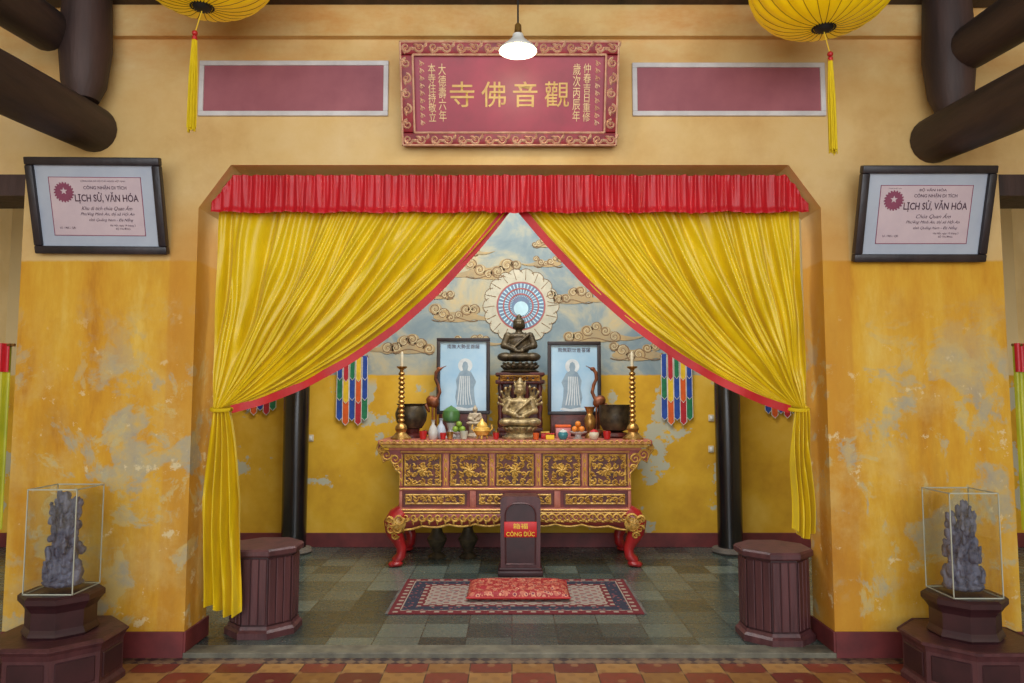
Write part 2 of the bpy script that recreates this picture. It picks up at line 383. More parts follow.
MB().box(-SX-.2, -SX, -9, YB+.2, Z0, 4.9).obj('wall_left', 'cream', smooth=0, kind='structure')
MB().box(SX, SX+.2, -9, YB+.2, Z0, 4.9).obj('wall_right', 'cream', smooth=0, kind='structure')
MB().box(-SX, SX, .0, YB, Z0-.1, 0).obj('floor', 'floor', smooth=0, kind='structure')
MB().box(-SX, SX, -9, 0, Z0-.1, Z0).obj('floor_hall', 'hall', smooth=0, kind='structure')
MB().box(-SX, SX, -9, YB, 4.9, 5.0).obj('ceiling', 'ceil', smooth=0, kind='structure')
MB().box(OL, OR, -.015, .14, Z0, .004, .003).obj('trim_1', 'sill', smooth=0, kind='structure')
MB().box(-3.4, 3.4, -.10, -.016, Z0, Z0+.004).obj('trim_2', 'border', smooth=0, kind='structure')
MB().box(-SX, -PX, 0, T, 2.88, 3.02).obj('trim_3', 'post', smooth=0, kind='structure')
MB().box(PX, SX, 0, T, 2.88, 3.02).obj('trim_4', 'post', smooth=0, kind='structure')
MB().box(-3.3, 3.3, -.22, 0, 4.14, 4.36, .02).obj('trim_5', 'beam', smooth=0, kind='structure')
for nm, a, b, rev in (('baseboard_left', -PX, OL, OL), ('baseboard_right', OR, PX, OR)):
    mb = MB(); mb.box(a, b, -.015, 0, Z0, .13, .004)
    if rev < 0: mb.box(OL, OL+.015, -.015, T+.015, .004, .13, .004)
    else: mb.box(OR-.015, OR, -.015, T+.015, .004, .13, .004)
    mb.obj(nm, 'base', smooth=0, kind='structure')
MB().box(-SX, SX, YB-.02, YB, 0, .15, .004).obj('baseboard_back', 'base', smooth=0, kind='structure')
# ---------------------------------------------------------------- plaque
p = W(509.5, 147, -.04); o = thing('temple_plaque', 'crimson lacquer name board with gilt carved border and gold characters', 'plaque', (p.x, -.045, p.z), (math.radians(16.4), 0, 0))
PW, PH, B = .69, .64, .085
MB().box(-PW+.02, PW-.02, -.02, .02, .02, PH-.02).obj('board', 'plaque', o, smooth=0)
mb = MB(); mb.box(-PW, PW, -.045, .02, 0, B, .012); mb.box(-PW, PW, -.045, .02, PH-B, PH, .012); mb.box(-PW, -PW+B, -.045, .02, B, PH-B, .012); mb.box(PW-B, PW, -.045, .02, B, PH-B, .012)
fr = mb.obj('frame', 'plaqueg', o)
def frame_orn(mb, hw, H, b, y, w=.016, th=.012, step=.085):
    n = max(1, int((2*hw-b)/step))
    for i in range(n+1):
        x = -hw+b/2+(2*hw-b)*i/n; s = 1 if i % 2 else -1
        for z in (b/2, H-b/2): mb.spiral(x, z, b*.36, pi*(i % 2), 1.4*s, w, y, th); mb.leaf(x+b*.3, z, b*.5, .6*s, w*1.3, y, th); mb.leaf(x, z, b*.5, 2.2*s, w*1.3, y, th)
    m = max(1, int((H-b)/step))
    for i in range(1, m):
        z = b/2+(H-b)*i/m; s = 1 if i % 2 else -1
        for x in (-hw+b/2, hw-b/2): mb.spiral(x, z, b*.36, pi/2, 1.4*s, w, y, th); mb.leaf(x, z, b*.5, 2.2*s, w*1.3, y, th)
mb = MB(); y = -.045
frame_orn(mb, PW, PH, B, y)
for q in (B, PH-B, .008, PH-.008): mb.ribbon([(-PW+B if .05 < q < .6 else -PW+.01, q), (PW-B if .05 < q < .6 else PW-.01, q)], .012, y, .006)
for q, zz in ((-PW+B, B), (PW-B, B), (-PW+.008, .01), (PW-.008, .01)): mb.ribbon([(q, zz), (q, PH-zz)], .012, y, .006)
mb.obj('carving', 'silver', fr, 'pale gilt scroll carving on the border')
for i, ch in enumerate('寺佛音觀'): text(o, 'gold_character', ch, -.30+.20*i, -.024, PH/2+.0, 'goldc', h=.155, w=.155, bold=.004)
for x, s in ((.425, '歲次丙辰年'), (.49, '仲春吉日重修'), (-.425, '大德壽六年'), (-.49, '本寺住持敬立')):
    text(o, 'side_inscription', '\n'.join(s), x, -.024, PH/2+.01, 'goldp', h=.35, w=.048, line=.95)
for x in (-.555, .555):
    for k in range(9): mb = MB(); z = PH/2-.18+.045*k; mb.spiral(x, z, .016, 0, 1.1, .008, -.021, .004); mb.leaf(x, z, .03, pi/2, .012, -.021, .004); mb.obj('gilt_flourish', 'silver', o)
# ---------------------------------------------------------------- certificates
def certificate(loc, tilt, roll, right):
    o = thing('framed_certificate', 'dark framed heritage certificate ' + ('with a ministry heading, leaning from the wall' if right else 'with a long heading, leaning from the wall'), 'picture frame', loc, (math.radians(tilt), math.radians(roll), 0))
    w, h, b = .42, .60, .05
    MB().box(-w+.01, w-.01, -.005, .02, .01, h-.01).obj('mount', 'mat', o, smooth=0)
    mb = MB(); mb.box(-w, w, -.03, .022, 0, b, .008); mb.box(-w, w, -.03, .022, h-b, h, .008); mb.box(-w, -w+b, -.03, .022, b, h-b, .008); mb.box(w-b, w, -.03, .022, b, h-b, .008)
    mb.obj('frame', 'frameb', o)
    MB().box(-.29, .29, -.008, -.005, .115, .48).obj('certificate_sheet', 'paper', o, smooth=0)
    mb = MB(); q = .004
    for a in ((-.29,.29,.115,.115+q), (-.29,.29,.48-q,.48), (-.29,-.29+q,.115,.48), (.29-q,.29,.115,.48)): mb.box(a[0], a[1], -.0092, -.008, a[2], a[3])
    mb.obj('sheet_edge', 'emblem', o, smooth=0)
    y = -.0095
    mb = MB(); mb.disc(-.2, .385, .055, y); mb.mi = 1
    st = [( -.2+(.024 if i % 2 == 0 else .010)*sin(i*pi/5), .392+(.024 if i % 2 == 0 else .010)*cos(i*pi/5)) for i in range(10)]
    mb.face([(a, y-.001, c) for a, c in st]); mb.mi = 0
    for i in range(20): mb.leaf(-.2+.05*cos(i*pi/10), .385+.05*sin(i*pi/10), .015, i*pi/10, .012, y, .0005)
    mb.obj('seal', ['emblem', 'paper'], o, 'plum red round state emblem with a star', smooth=0)
    if right:
        text(o, 'heading', 'BỘ VĂN HÓA', .04, y, .45, 'ink', w=.17, h=.024, bold=.008)
    else:
        text(o, 'heading', 'CỘNG HÒA XÃ HỘI CHỦ NGHĨA VIỆT NAM', .05, y, .455, 'ink', w=.28)
    text(o, 'heading', 'CÔNG NHẬN DI TÍCH', .06, y, .415, 'ink', w=.27, h=.032, bold=.01)
    text(o, 'title', 'LỊCH SỬ, VĂN HÓA', .065, y, .352, 'ink', w=.40, h=.072, bold=.016)
    text(o, 'handwriting', 'Chùa Quan Âm' if right else 'Khu di tích chùa Quan Âm', .06, y, .288, 'ink', w=.22 if right else .32, shear=.4, h=.034)
    text(o, 'handwriting', 'Phường Minh An, thị xã Hội An', .06, y, .25, 'ink', w=.34, h=.026, shear=.4)
    text(o, 'handwriting', 'tỉnh Quảng Nam - Đà Nẵng', .08, y, .215, 'ink', w=.28, h=.026, shear=.4)
    text(o, 'small_print', 'Số: 1985 / QĐ', -.2, y, .165, 'ink', w=.1); text(o, 'small_print', 'Hà Nội, ngày 19 tháng 3', .15, y, .18, 'ink', w=.16); text(o, 'small_print', 'BỘ TRƯỞNG', .15, y, .16, 'ink', w=.09)
    if right: text(o, 'small_print', 'CHXHCN VIỆT NAM', -.2, y, .46, 'ink', w=.08)
pl = W(103.5, 254, -.03); certificate((pl.x, -.035, pl.z), 16.5, .5, False)
pr = W(917.5, 262, -.03); certificate((pr.x, -.035, pr.z), 16.5, 0, True)
# ---------------------------------------------------------------- timber
def log(name, a, b, r, label):
    o = thing(name, label, 'beam', a); v = Vector(b)-Vector(a)
    pts = [v*t for t in [i/14 for i in range(15)]]
    MB().tube(pts, lambda t: r*(1+.05*sin(t*9)+ .06*t), 20).obj('log', 'beam', o)
for sgn, lo, hi, post in ((-1, (95,130), (46,28), 86), (1, (932,141), (972,46), 948)):
    p = W(lo[0], lo[1], -.0); p2 = W(hi[0], hi[1], -.3)
    log('roof_beam', (p.x, -.01, p.z), (p.x, -4.2, p.z-.34), .15, 'thick round dark timber beam set into the yellow wall below a post')
    log('roof_beam', (p2.x, -.28, p2.z), (p2.x, -4.2, p2.z-.3), .135, 'upper round dark timber beam crossing the post near the roof')
    pp = W(post, 40, -.17); o = thing('timber_post', 'short dark timber post standing on the round roof beam', 'post', (pp.x, -.17, p.z+.13))
    MB().lathe([(.09,0),(.13,.1),(.155,.35),(.135,.8),(.12,1.2),(.12,4.88-p.z-.13)], 20).obj('shaft', 'post', o)
for px in (295.5, 728.5):
    x = W(px, 460, 3.0).x; o = thing('wooden_column', 'round black lacquered wooden column on a low stone base', 'column', (x, 3.0, 0))
    MB().lathe([(.125,.06),(.13,1.5),(.125,4.9)], 24).obj('shaft', 'black', o)
    MB().lathe([(.17,0),(.19,.02),(.18,.05),(.14,.06)], 24).obj('stone_base', 'stone', o)
# ---------------------------------------------------------------- wall panels above
for a, b, z1, z2 in ((200,388,61,116),(632,826,63,116)):
    p = W(a, z1, -.01); q = W(b, z2, -.01); cx = (p.x+q.x)/2
    o = thing('wall_panel', 'mauve rectangular wall panel inside a white plaster border', 'panel', (cx, 0, q.z))
    w = (q.x-p.x)/2; h = p.z-q.z; t = .032
    mb = MB(); mb.box(-w, w, -.02, 0, 0, t, .004); mb.box(-w, w, -.02, 0, h-t, h, .004); mb.box(-w, -w+t, -.02, 0, t, h-t, .004); mb.box(w-t, w, -.02, 0, t, h-t, .004)
    mb.obj('border', 'white', o, smooth=0)
    MB().box(-w+t, w-t, -.01, 0, t, h-t).obj('panel_face', 'mauve', o, smooth=0)
# ---------------------------------------------------------------- lanterns
def lantern(px, py_bot, tx, label):
    Y = -.8; p = W(px, py_bot, Y); o = thing('silk_lantern', label, 'lantern', (p.x, Y, p.z+.03), group='yellow silk lanterns under the roof')
    rx, rz = .39, .26
    prof = [(max(.05, .05+(rx-.05)*sin(a)**.9) if sin(a) > 1e-6 else .05, rz-rz*cos(a)) for a in [pi*i/22 for i in range(0, 23)]]
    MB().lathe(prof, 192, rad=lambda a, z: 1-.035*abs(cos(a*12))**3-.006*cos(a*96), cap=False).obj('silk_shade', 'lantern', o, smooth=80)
    for i in range(24):
        a = 2*pi*(i+.0)/24
        MB().tube([(r*cos(a)*.967, r*sin(a)*.967, z) for r, z in prof], .0025, 5).obj('rib', 'lrib', o, smooth=60)
    mb = MB(); mb.lathe([(.0,-.025),(.02,-.025),(.045,-.012),(.055,.005),(.05,.015)], 24)
    for i in range(24):
        a = i*2*pi/24; mb.tube([(.05*cos(a), .05*sin(a), .01), (.062*cos(a), .062*sin(a), -.006)], .005, 5)
    mb.obj('bottom_cap', 'cord', o, 'black fringed cap')
    MB().lathe([(.06,2*rz-.01),(.06,2*rz+.02),(.05,2*rz+.04)], 20).obj('top_cap', 'cord', o)
    MB().tube([(0,0,2*rz+.03), (0,0,4.9-p.z-.03)], .005, 6).obj('cord', 'cord', o)
    MB().tube([(0,0,-.02), (tx,0,-.15)], .003, 6).obj('tassel_string', 'yel2', o)
    ts = MB(); ts.sph((tx,0,-.15), .016); ts.tube([(tx,0,-.17),(tx,0,-.19)], .014, 10); ts.obj('tassel_knot', 'redp', o)
    mb = MB()
    for i in range(26):
        a = i*2.4; r = .018*math.sqrt(i/26); mb.tube([(tx+r*.6*cos(a), r*.6*sin(a), -.18), (tx+r*1.2*cos(a), r*1.2*sin(a), -.4), (tx+r*1.3*cos(a), r*1.3*sin(a), -.68-R.random()*.03)], .0035, 5)
    mb.obj('tassel', 'tassel', o, 'long yellow thread tassel', smooth=60)
lantern(202, 12, -.035, 'round yellow ribbed silk lantern with a long yellow tassel')
lantern(824, 33, .03, 'round yellow ribbed silk lantern with a long yellow tassel')
# pendant lamp
p = W(518, 51, -.7); o = thing('pendant_lamp', 'white enamel cone pendant lamp with a lit bulb', 'lamp', (p.x, -.7, p.z))
MB().lathe([(.108,0),(.106,.008),(.066,.042),(.034,.075),(.03,.095),(.027,.095),(.03,.073),(.061,.037),(.101,.004),(.106,-.001)], 32, cap=False).obj('lamp_shade', 'white2', o)
MB().lathe([(.0,-.018),(.016,-.015),(.028,0),(.03,.015),(.022,.04),(.018,.06)], 20).obj('bulb', 'bulb', o)
MB().lathe([(.02,.05),(.022,.1),(.018,.15),(.01,.16)], 16).obj('socket', 'brass', o)
MB().tube([(0,0,.15),(0,0,4.9-p.z)], .005, 6).obj('cord', 'cord', o)
# ---------------------------------------------------------------- curtains
def drape_fn(T0, T1, C0, C1, G0, G1, seed, Y):
    T0, T1, C0, C1, G0, G1 = [Vector(v) for v in (T0, T1, C0, C1, G0, G1)]
    sg = 1 if T1.x > T0.x else -1
    def fn(s, t):
        a = T0.lerp(T1, s); b = C0.lerp(C1, s**.9); g = G0.lerp(G1, s)
        q = a*(1-t)**2 + b*2*t*(1-t) + g*t*t
        n = noise.noise(Vector((s*4+seed, t*2.0, seed))); n2 = noise.noise(Vector((s*11+seed, t*3.5, seed+5)))
        ph = 2*pi*(8.5*s+.45*sin(6*s+seed)+.25*t*sin(8*s+seed)+.25*n)
        f = sin(ph)+.35*sin(2*ph+1)
        f2 = sin(2*pi*(27*s+.8*sin(11*s+seed)+.5*n2))
        env = (.018+.048*sin(pi*min(1, t*1.05))**.8)*(1-.55*t)
        sw = sin(2*pi*(4.2*s - 1.1*t) + n*4)
        y = Y - env*(f*.75+n*1.3) - (.012*(1-t)**2+.005*sin(pi*t))*f2 - .03*sin(pi*t)*s - .022*sin(pi*t)*sw - .012*n2*sin(pi*t)
        k = .018*sin(pi*t)
        return (q.x + sg*k*f2*.3, y, q.y + k*.5*f)
    return fn
def tail_fn(gx, gz, x0, x1, z1, Y, seed, flare=1):
    def fn(s, t):
        e = min(1, t*2.2)**.7; w = .09
        xa = gx-w/2+s*w; xb = x0+(x1-x0)*s
        x = xa+(xb-xa)*e + .008*sin(7*t+seed)
        z = gz+(z1-gz)*t + .035*sin(s*5+seed)*t
        y = Y - (.022+.02*e)*sin(2*pi*(4*s+.2*sin(3*t+seed))) + .01*sin(2*pi*9*s)
        return (x, y, z)
    return fn
def curtain(label, T0, T1, C0, C1, G0, G1, seed, Y, tail):
    o = thing('curtain', label, 'curtain', (G0[0], Y, G0[1]), group='swagged altar curtains')
    off = Vector((G0[0], Y, G0[1])); base = drape_fn(T0, T1, C0, C1, G0, G1, seed, Y)
    loc = lambda f: (lambda s, t: Vector(f(s, t))-off)
    MB().grid(loc(base), 240, 80).obj('swag', 'yellow', o, smooth=180, recalc=False)
    def edge(s, t):
        a = Vector(base(.985, t)); t2 = min(1, t+.01); d = Vector(base(.985, t2))-Vector(base(.985, max(0, t2-.02)))
        n = Vector((d.z, 0, -d.x)); n = n.normalized() if n.length else Vector((0,0,-1))
        if n.z > 0: n = -n
        p = a + n*(.052*s-.008); p.y -= .012+.006*sin(40*t); return p
    MB().grid(loc(edge), 3, 90).obj('red_border', 'redtrim', o, 'red ribbon edging', smooth=180, recalc=False)
    MB().grid(loc(tail_fn(*tail)), 60, 50).obj('tail', 'yellow', o, smooth=180, recalc=False)
    gx, gz = tail[0], tail[1]
    tie = MB(); 
    pts = [Vector((gx+.065*cos(a), Y-.0+.055*sin(a), gz+.01*sin(a))) - off for a in [2*pi*i/24 for i in range(25)]]
    tie.tube(pts, .014, 8, cap=False); tie.obj('tie_back', 'tassel', o, 'yellow cord tie')
ZT = 2.86
curtain('yellow satin curtain swagged aside with a full hanging tail', (-1.96, ZT), (-.005, ZT), (-1.98, 2.1), (-.873, 1.742), (-1.965, 1.50), (-1.845, 1.515), 1.3, .17, (-1.905, 1.50, -1.985, -1.75, .21, .15, 1.0))
curtain('yellow satin curtain swagged aside with a short tail', (1.93, ZT), (.025, ZT), (1.95, 2.1), (.90, 1.752), (1.935, 1.50), (1.83, 1.515), 4.1, .19, (1.885, 1.50, 1.82, 1.955, .70, .15, 2.2))
def val(s, t):
    x = (OL+.055) + (OR-OL-.11)*s; e = min(x-OL, OR-x); ztop = min(3.035, 2.80+.283*e/.2-.035)
    z = ztop+(2.785-ztop)*t
    n2 = noise.noise(Vector((s*17, 0, 7))); n3 = noise.noise(Vector((s*70, t*.6, 3)))
    y = .07 - (.008+.006*n2)*sin(2*pi*(54*s+.5*sin(9*s)+.25*n3)) - .007*n3 - .004*sin(2*pi*121*s)*(1-t) - (.010 if t > .88 else 0) - (.006 if t < .1 else 0)
    return (x, y, z+.005*sin(s*60)*t+.004*n3)
vo = thing('curtain_valance', 'red gathered satin valance across the top of the opening', 'curtain', (0, 0, 0))
MB().grid(val, 900, 16).obj('pleated_cloth', 'red', vo, smooth=180, recalc=False)
MB().tube([(OL+.22, .12, 3.02), (OR-.22, .12, 3.02)], .012, 10).obj('rod', 'brass', vo)
for sg, (pa, pb) in ((-1, (-70, 9)), (1, (1015, 1095))):
    Y = .12; xa, xb = sorted((X(pa, Y, 400), X(pb, Y, 400)))
    xa, xb = (xa, min(xb, -PX-.02)) if sg < 0 else (max(xa, PX+.02), xb)
    zt = W(0, 345, Y).z; zm = W(0, 372, Y).z; zb = W(0, 530, Y).z
    o = thing('side_curtain', 'yellow green curtain with a red heading in the next bay', 'curtain', ((xa+xb)/2, Y, zb)); cx = (xa+xb)/2
    f = lambda z0, z1, dy: (lambda s, t: ((xa-cx)+(xb-xa)*s, dy-.02*sin(2*pi*7*s), z0-zb+(z1-z0)*t))
    MB().grid(f(zt, zb, 0), 60, 4).obj('cloth', 'ygreen', o, smooth=180, recalc=False)
    MB().grid(f(zt+.01, zm, -.02), 60, 4).obj('heading', 'red', o, smooth=180, recalc=False)
    MB().tube([((-.3 if sg < 0 else 0)+xa-cx, 0, zt-zb), (xb-cx+(.3 if sg > 0 else .02), 0, zt-zb)], .01, 8).obj('rod', 'brass', o)
# ---------------------------------------------------------------- mural
o = thing('wall_mural', 'painted golden clouds and a round radiating halo on the blue wall', 'mural', (0, YB, 1.85)); MY = YB; MZ = 1.85
hc = W(521, 306, YB); hx, hz = hc.x, hc.z-MZ; y = -.004
mb = MB()
for i in range(18):
    a = 2*pi*i/18; mb.mi = 0; mb.disc(hx+.33*cos(a), hz+.33*sin(a), .085, y-.0002*(i % 2), 16)
mb.disc(hx, hz, .36, y-.001, 48); mb.mi = 1; mb.disc(hx, hz, .268, y-.002, 48); mb.mi = 2; mb.disc(hx, hz, .25, y-.003, 48)
mb.mi = 3
for i in range(36):
    a = 2*pi*i/36; mb.ribbon([(hx+.1*cos(a), hz+.1*sin(a)), (hx+.245*cos(a), hz+.245*sin(a))], lambda t: .004+.012*t, y-.005, .001)
mb.mi = 1; n = 40
for r in (.13, .19): mb.ribbon([(hx+r*cos(2*pi*i/n), hz+r*sin(2*pi*i/n)) for i in range(n+1)], .016, y-.006, .001)
mb.mi = 4
for i in range(18):
    a = 2*pi*i/18; mb.ribbon([(hx+.29*cos(a), hz+.29*sin(a)), (hx+.41*cos(a+.04), hz+.41*sin(a+.04))], lambda t: .006*(1-t)+.003, y-.003, .001)
    mb.ribbon([(hx+.33*cos(a)+.085*cos(a+q), hz+.33*sin(a)+.085*sin(a+q)) for q in (-1.3,-.9,-.5,-.1,.3,.7,1.1)], .006, y-.003, .001)
mb.mi = 3; mb.disc(hx, hz-.03, .08, y-.007, 30)
mb.obj('painted_halo', ['halo1', 'halo3', 'halo2', 'halo4', 'cloudd'], o, 'round halo with petals and rays', smooth=0)
def cloud(px, py, w, seed, flip=1):
    rr = random.Random(seed); c = W(px, py, YB); cx, cz = c.x, c.z-MZ; mb = MB(); n = 6; yy = -.003-seed*.0003
    mb.mi = 0; mb.disc(cx, cz-.03*w/.5, w*.42, yy, 24, w*.1)
    lobes = [(cx+w*(-.38+.15*i)*flip, cz+w*.10*sin(i*1.3+seed)*.9+.01, w*(.085+.05*rr.random())) for i in range(n)]
    for lx, lz, r in lobes: mb.mi = 0; mb.disc(lx, lz, r, yy-.0003, 18, r*.8)
    mb.ribbon([(cx+flip*w*(.3+.6*t), cz-.03*w-.06*w*sin(t*3)) for t in [i/8 for i in range(9)]], lambda t: .05*w/.4*(1-t)+.003, yy, .0005)
    for i, (lx, lz, r) in enumerate(lobes):
        mb.mi = 1; mb.spiral(lx, lz, r*.95, -.5, 1.6*(1 if i % 2 else -1), .012, yy-.001, .0008)
        mb.mi = 2; mb.spiral(lx, lz, r*.7, 1, 1.2*(1 if i % 2 else -1), .014, yy-.001, .0008)
    mb.mi = 1; mb.ribbon([(cx-w*.45+w*.9*t, cz-w*.11-.02*sin(t*9)) for t in [i/12 for i in range(13)]], .010, yy-.001, .0008)
    mb.obj('painted_cloud', ['cloud', 'cloudd', 'cloudl'], o, smooth=0)
for i, (a, b, w, f) in enumerate([(493,270,.66,-1),(455,314,.56,1),(570,296,.55,1),(592,333,.66,1),(408,345,.6,-1),(462,250,.4,1),(548,262,.35,-1),(635,352,.6,1),(472,341,.4,1),(436,293,.42,-1),(545,243,.3,1)]): cloud(a, b, w, i+1, f)
# ---------------------------------------------------------------- ribbon banners
def banner(px, pyt, h, label):
    Y = 3.278; p = W(px, pyt, Y); o = thing('prayer_banner', label, 'banner', (p.x, Y, p.z), group='multicoloured cloth banners on the back wall')
    MB().tube([(-.17,0,0),(.17,0,0)], .012, 8).obj('rod', 'brass', o)
    for s in (-.15, .15): MB().tube([(s,.024,.02),(s,0,.02),(s,-.014,0),(s,0,-.012)], .005, 6).obj('hook', 'brass', o)
    cols = ['blue', 'redc', 'green', 'yel2', 'blue', 'orange']
    for i in range(5):
        x = -.135+.0675*i; hh = h*(1 if i % 2 else .93); mb = MB()
        for k in range(3):
            z0 = -hh*k/3*.92; z1 = -hh*(k+1)/3*.92; w = .028+.003*k; mb.mi = (i if k == 0 else (i+k*2) % 6)
            yy = -.004*(4-k)-.004*(i % 2)
            mb.poly([(x-w, z0+.01), (x-w, z1), (x, z1-.035), (x+w, z1), (x+w, z0+.01)][::-1], yy, yy+.002)
            mb.mi = 6; mb.ribbon([(x-w, z0), (x-w, z1), (x, z1-.035), (x+w, z1), (x+w, z0)], .007, yy-.0005, .001)
        mb.obj('cloth_strip', cols+['whitec'], o, smooth=0)
banner(353, 357, .76, 'blue, red, yellow and green cloth strip banner on the wall')
banner(676, 355, .78, 'blue, red, yellow and green cloth strip banner on the wall')
banner(262, 347, .76, 'strip banner whose ends show below the curtain')
banner(779, 350, .76, 'strip banner whose ends show below the curtain')
for px, py in ((311, 438), (711, 449), (711, 418)):
    p = W(px, py, YB); o = thing('wall_switch', 'small ivory switch plate on the yellow wall', 'switch', (p.x, YB, p.z))
    MB().box(-.03, .03, -.012, 0, -.035, .035, .004).obj('plate', 'plastic', o); MB().box(-.012, .012, -.018, -.011, -.018, .018, .003).obj('rocker', 'white2', o)
# ---------------------------------------------------------------- altar table
AX, AY = .03, 2.76; o = thing('altar_table', 'long red altar table with gilded carved panels and curved lion legs', 'table', (AX, AY, 0)); table = o
fy = -.36
mb = MB(); mb.box(-1.30, 1.30, -.42, .42, 1.135, 1.18, .012); mb.mi = 1; mb.box(-1.26, 1.26, -.405, .405, 1.105, 1.136, .01); mb.mi = 0; mb.box(-1.2, 1.2, -.39, .39, 1.08, 1.106, .006)
tt = mb.obj('table_top', ['tablep', 'gold'], o)
mb = MB(); n = 44
for i in range(n):
    x = -1.26+2.52*i/(n-1); mb.spiral(x, 1.157, .02, 0 if i % 2 else pi, 1.2*(1 if i % 2 else -1), .009, -.42, .006)
mb.ribbon([(-1.285, 1.157), (1.285, 1.157)], .008, -.42, .003); mb.ribbon([(-1.285, 1.143), (1.285, 1.143)], .006, -.42, .004)
mb.obj('edge_carving', 'gold', tt, 'gilded scroll edge')
for sg in (-1, 1):
    pts = [(1.09, 1.08), (1.24, 1.08), (1.30, 1.14), (1.315, 1.10), (1.27, 1.03), (1.25, .97), (1.19, 1.0), (1.15, .93), (1.09, .86)]
    for yy in (fy, .34):
        mb = MB(); mb.poly([(sg*x, z) for x, z in pts], yy-.02, yy+.02); br = mb.obj('end_bracket', 'tabler', o, smooth=0)
        if yy > 0: continue
        mb = MB()
        for cx, cz, r in ((1.22, 1.04, .055), (1.14, 1.0, .055), (1.12, .92, .03), (1.27, 1.09, .03)): mb.spiral(sg*cx, cz, r, 0, 1.5*sg, .024, fy-.02, .014)
        mb.ribbon([(sg*x, z) for x, z in pts[2:]], .018, fy-.02, .01); mb.obj('bracket_carving', 'gold', br)
MB().box(-1.09, 1.09, fy+.02, .34, .50, 1.08).obj('body', 'tabler', o, smooth=0)
mb = MB(); mb.box(-1.10, 1.10, fy-.005, fy+.03, 1.05, 1.08, .006); mb.box(-1.10, 1.10, fy-.005, fy+.03, .70, .735, .006); mb.box(-1.11, 1.11, fy-.015, fy+.03, .505, .54, .008)
pw = 2.2/5; 
for i in range(6):
    x = -1.10+pw*i; w = .03; x0 = max(-1.10, x-w); x1 = min(1.10, x+w); mb.box(x0, x1, fy-.005, fy+.03, .735, 1.05, .005)
    if i in (0, 5): mb.box(x0, x1, fy-.005, fy+.03, .54, .70, .005)
for x in (-.40, .40): mb.box(x-.03, x+.03, fy-.005, fy+.03, .54, .70, .005)
mb.obj('rail', 'tablep', o, 'faded red rails and stiles with gilt beads')
mb = MB()
for z in (1.065, .717, .522): mb.ribbon([(-1.1, z), (1.1, z)], .010, fy-.008 if z > .6 else fy-.016, .005)
for i in range(6):
    x = min(1.085, max(-1.085, -1.10+pw*i)); mb.ribbon([(x-.012, .75), (x-.012, 1.04)], .008, fy-.005, .004); mb.ribbon([(x+.012, .75), (x+.012, 1.04)], .008, fy-.005, .004)
    for z in (.8, .9, .98): mb.leaf(x, z-.02, .05, pi/2-.25, .016, fy-.006, .006)
mb.obj('gilt_bead', 'golds', o)
def carve_panel(mb, w, h, cx, cz, y, seed, dens=1.0):
    rr = random.Random(seed); th = .014
    for z in (-h+.008, h-.008): mb.ribbon([(cx-w, cz+z), (cx+w, cz+z)], .018, y, .009)
    for x in (-w+.008, w-.008): mb.ribbon([(cx+x, cz-h), (cx+x, cz+h)], .018, y, .009)
    nx = max(2, int(w*2/.062)); nz = max(1, int(h*2/.062))
    for i in range(nx):
        for j in range(nz):
            x = cx-w+(i+.5)*2*w/nx+rr.uniform(-.008, .008); z = cz-h+(j+.5)*2*h/nz+rr.uniform(-.008, .008)
            r = min(.030, h*.8); s = rr.choice((-1, 1)); a = rr.random()*6.3
            mb.spiral(x, z, r, a, s*1.2, .018, y, th)
            for k in range(2): mb.leaf(x, z, r*1.3, a+k*2.5+1, .022, y, th*.8)
    if h > .1:
        for k in range(8): mb.leaf(cx, cz, .062, k*pi/4, .032, y-.008, .014)
        mb.sph((cx, y-.012, cz), (.02, .014, .02), 2)
for i in range(5):
    cx = -1.10+pw*(i+.5); w, h = .18, .152; mb = MB(); mb.box(cx-w, cx+w, fy+.0, fy+.022, .893-h, .893+h)
    pn = mb.obj('panel', 'panelbg', o, smooth=0); mb = MB(); carve_panel(mb, w-.005, h-.004, cx, .893, fy, 20+i); mb.obj('panel_carving', 'gold', pn, 'gilded flower and scroll carving')
for i, (cx, w) in enumerate(((-.76, .30), (0, .36), (.76, .30))):
    mb = MB(); mb.box(cx-w, cx+w, fy+.0, fy+.022, .565, .675); pn = mb.obj('panel', 'panelbg', o, smooth=0)
    mb = MB(); carve_panel(mb, w-.02, .048, cx, .62, fy, 40+i); mb.obj('panel_carving', 'gold', pn, 'gilded scroll carving')
def apron(s, t):
    x = -1.12+2.24*s; sc = .02*abs(sin(s*pi*9))+.05*(abs(2*s-1)**4); z0 = .505; z1 = .40-sc
    return (x*(1+.03*t), fy-.02-.05*sin(pi*min(1, t*.8+.1)), z0+(z1-z0)*t)
MB().grid(apron, 80, 6).obj('apron', 'tabler', o, smooth=60)
mb = MB(); n = 30
for i in range(n):
    x = -1.10+2.2*i/(n-1); s = 1 if x > 0 else -1
    mb.spiral(x, .458, .04, 0, 1.3*s, .022, fy-.068, .014); mb.leaf(x, .42, .05, pi/2+s*.8, .026, fy-.068, .01); mb.leaf(x, .44, .05, -pi/2+s*.6, .022, fy-.068, .01)
mb.ribbon([(-1.12+2.24*i/72, .398-(.02*abs(sin(i/72*pi*9))+.05*(abs(2*i/72-1)**4))) for i in range(73)], .02, fy-.06, .012)
mb.ribbon([(-1.12, .5), (1.12, .5)], .016, fy-.045, .01)
mb.obj('apron_carving', 'gold', o, 'gilded scroll apron')
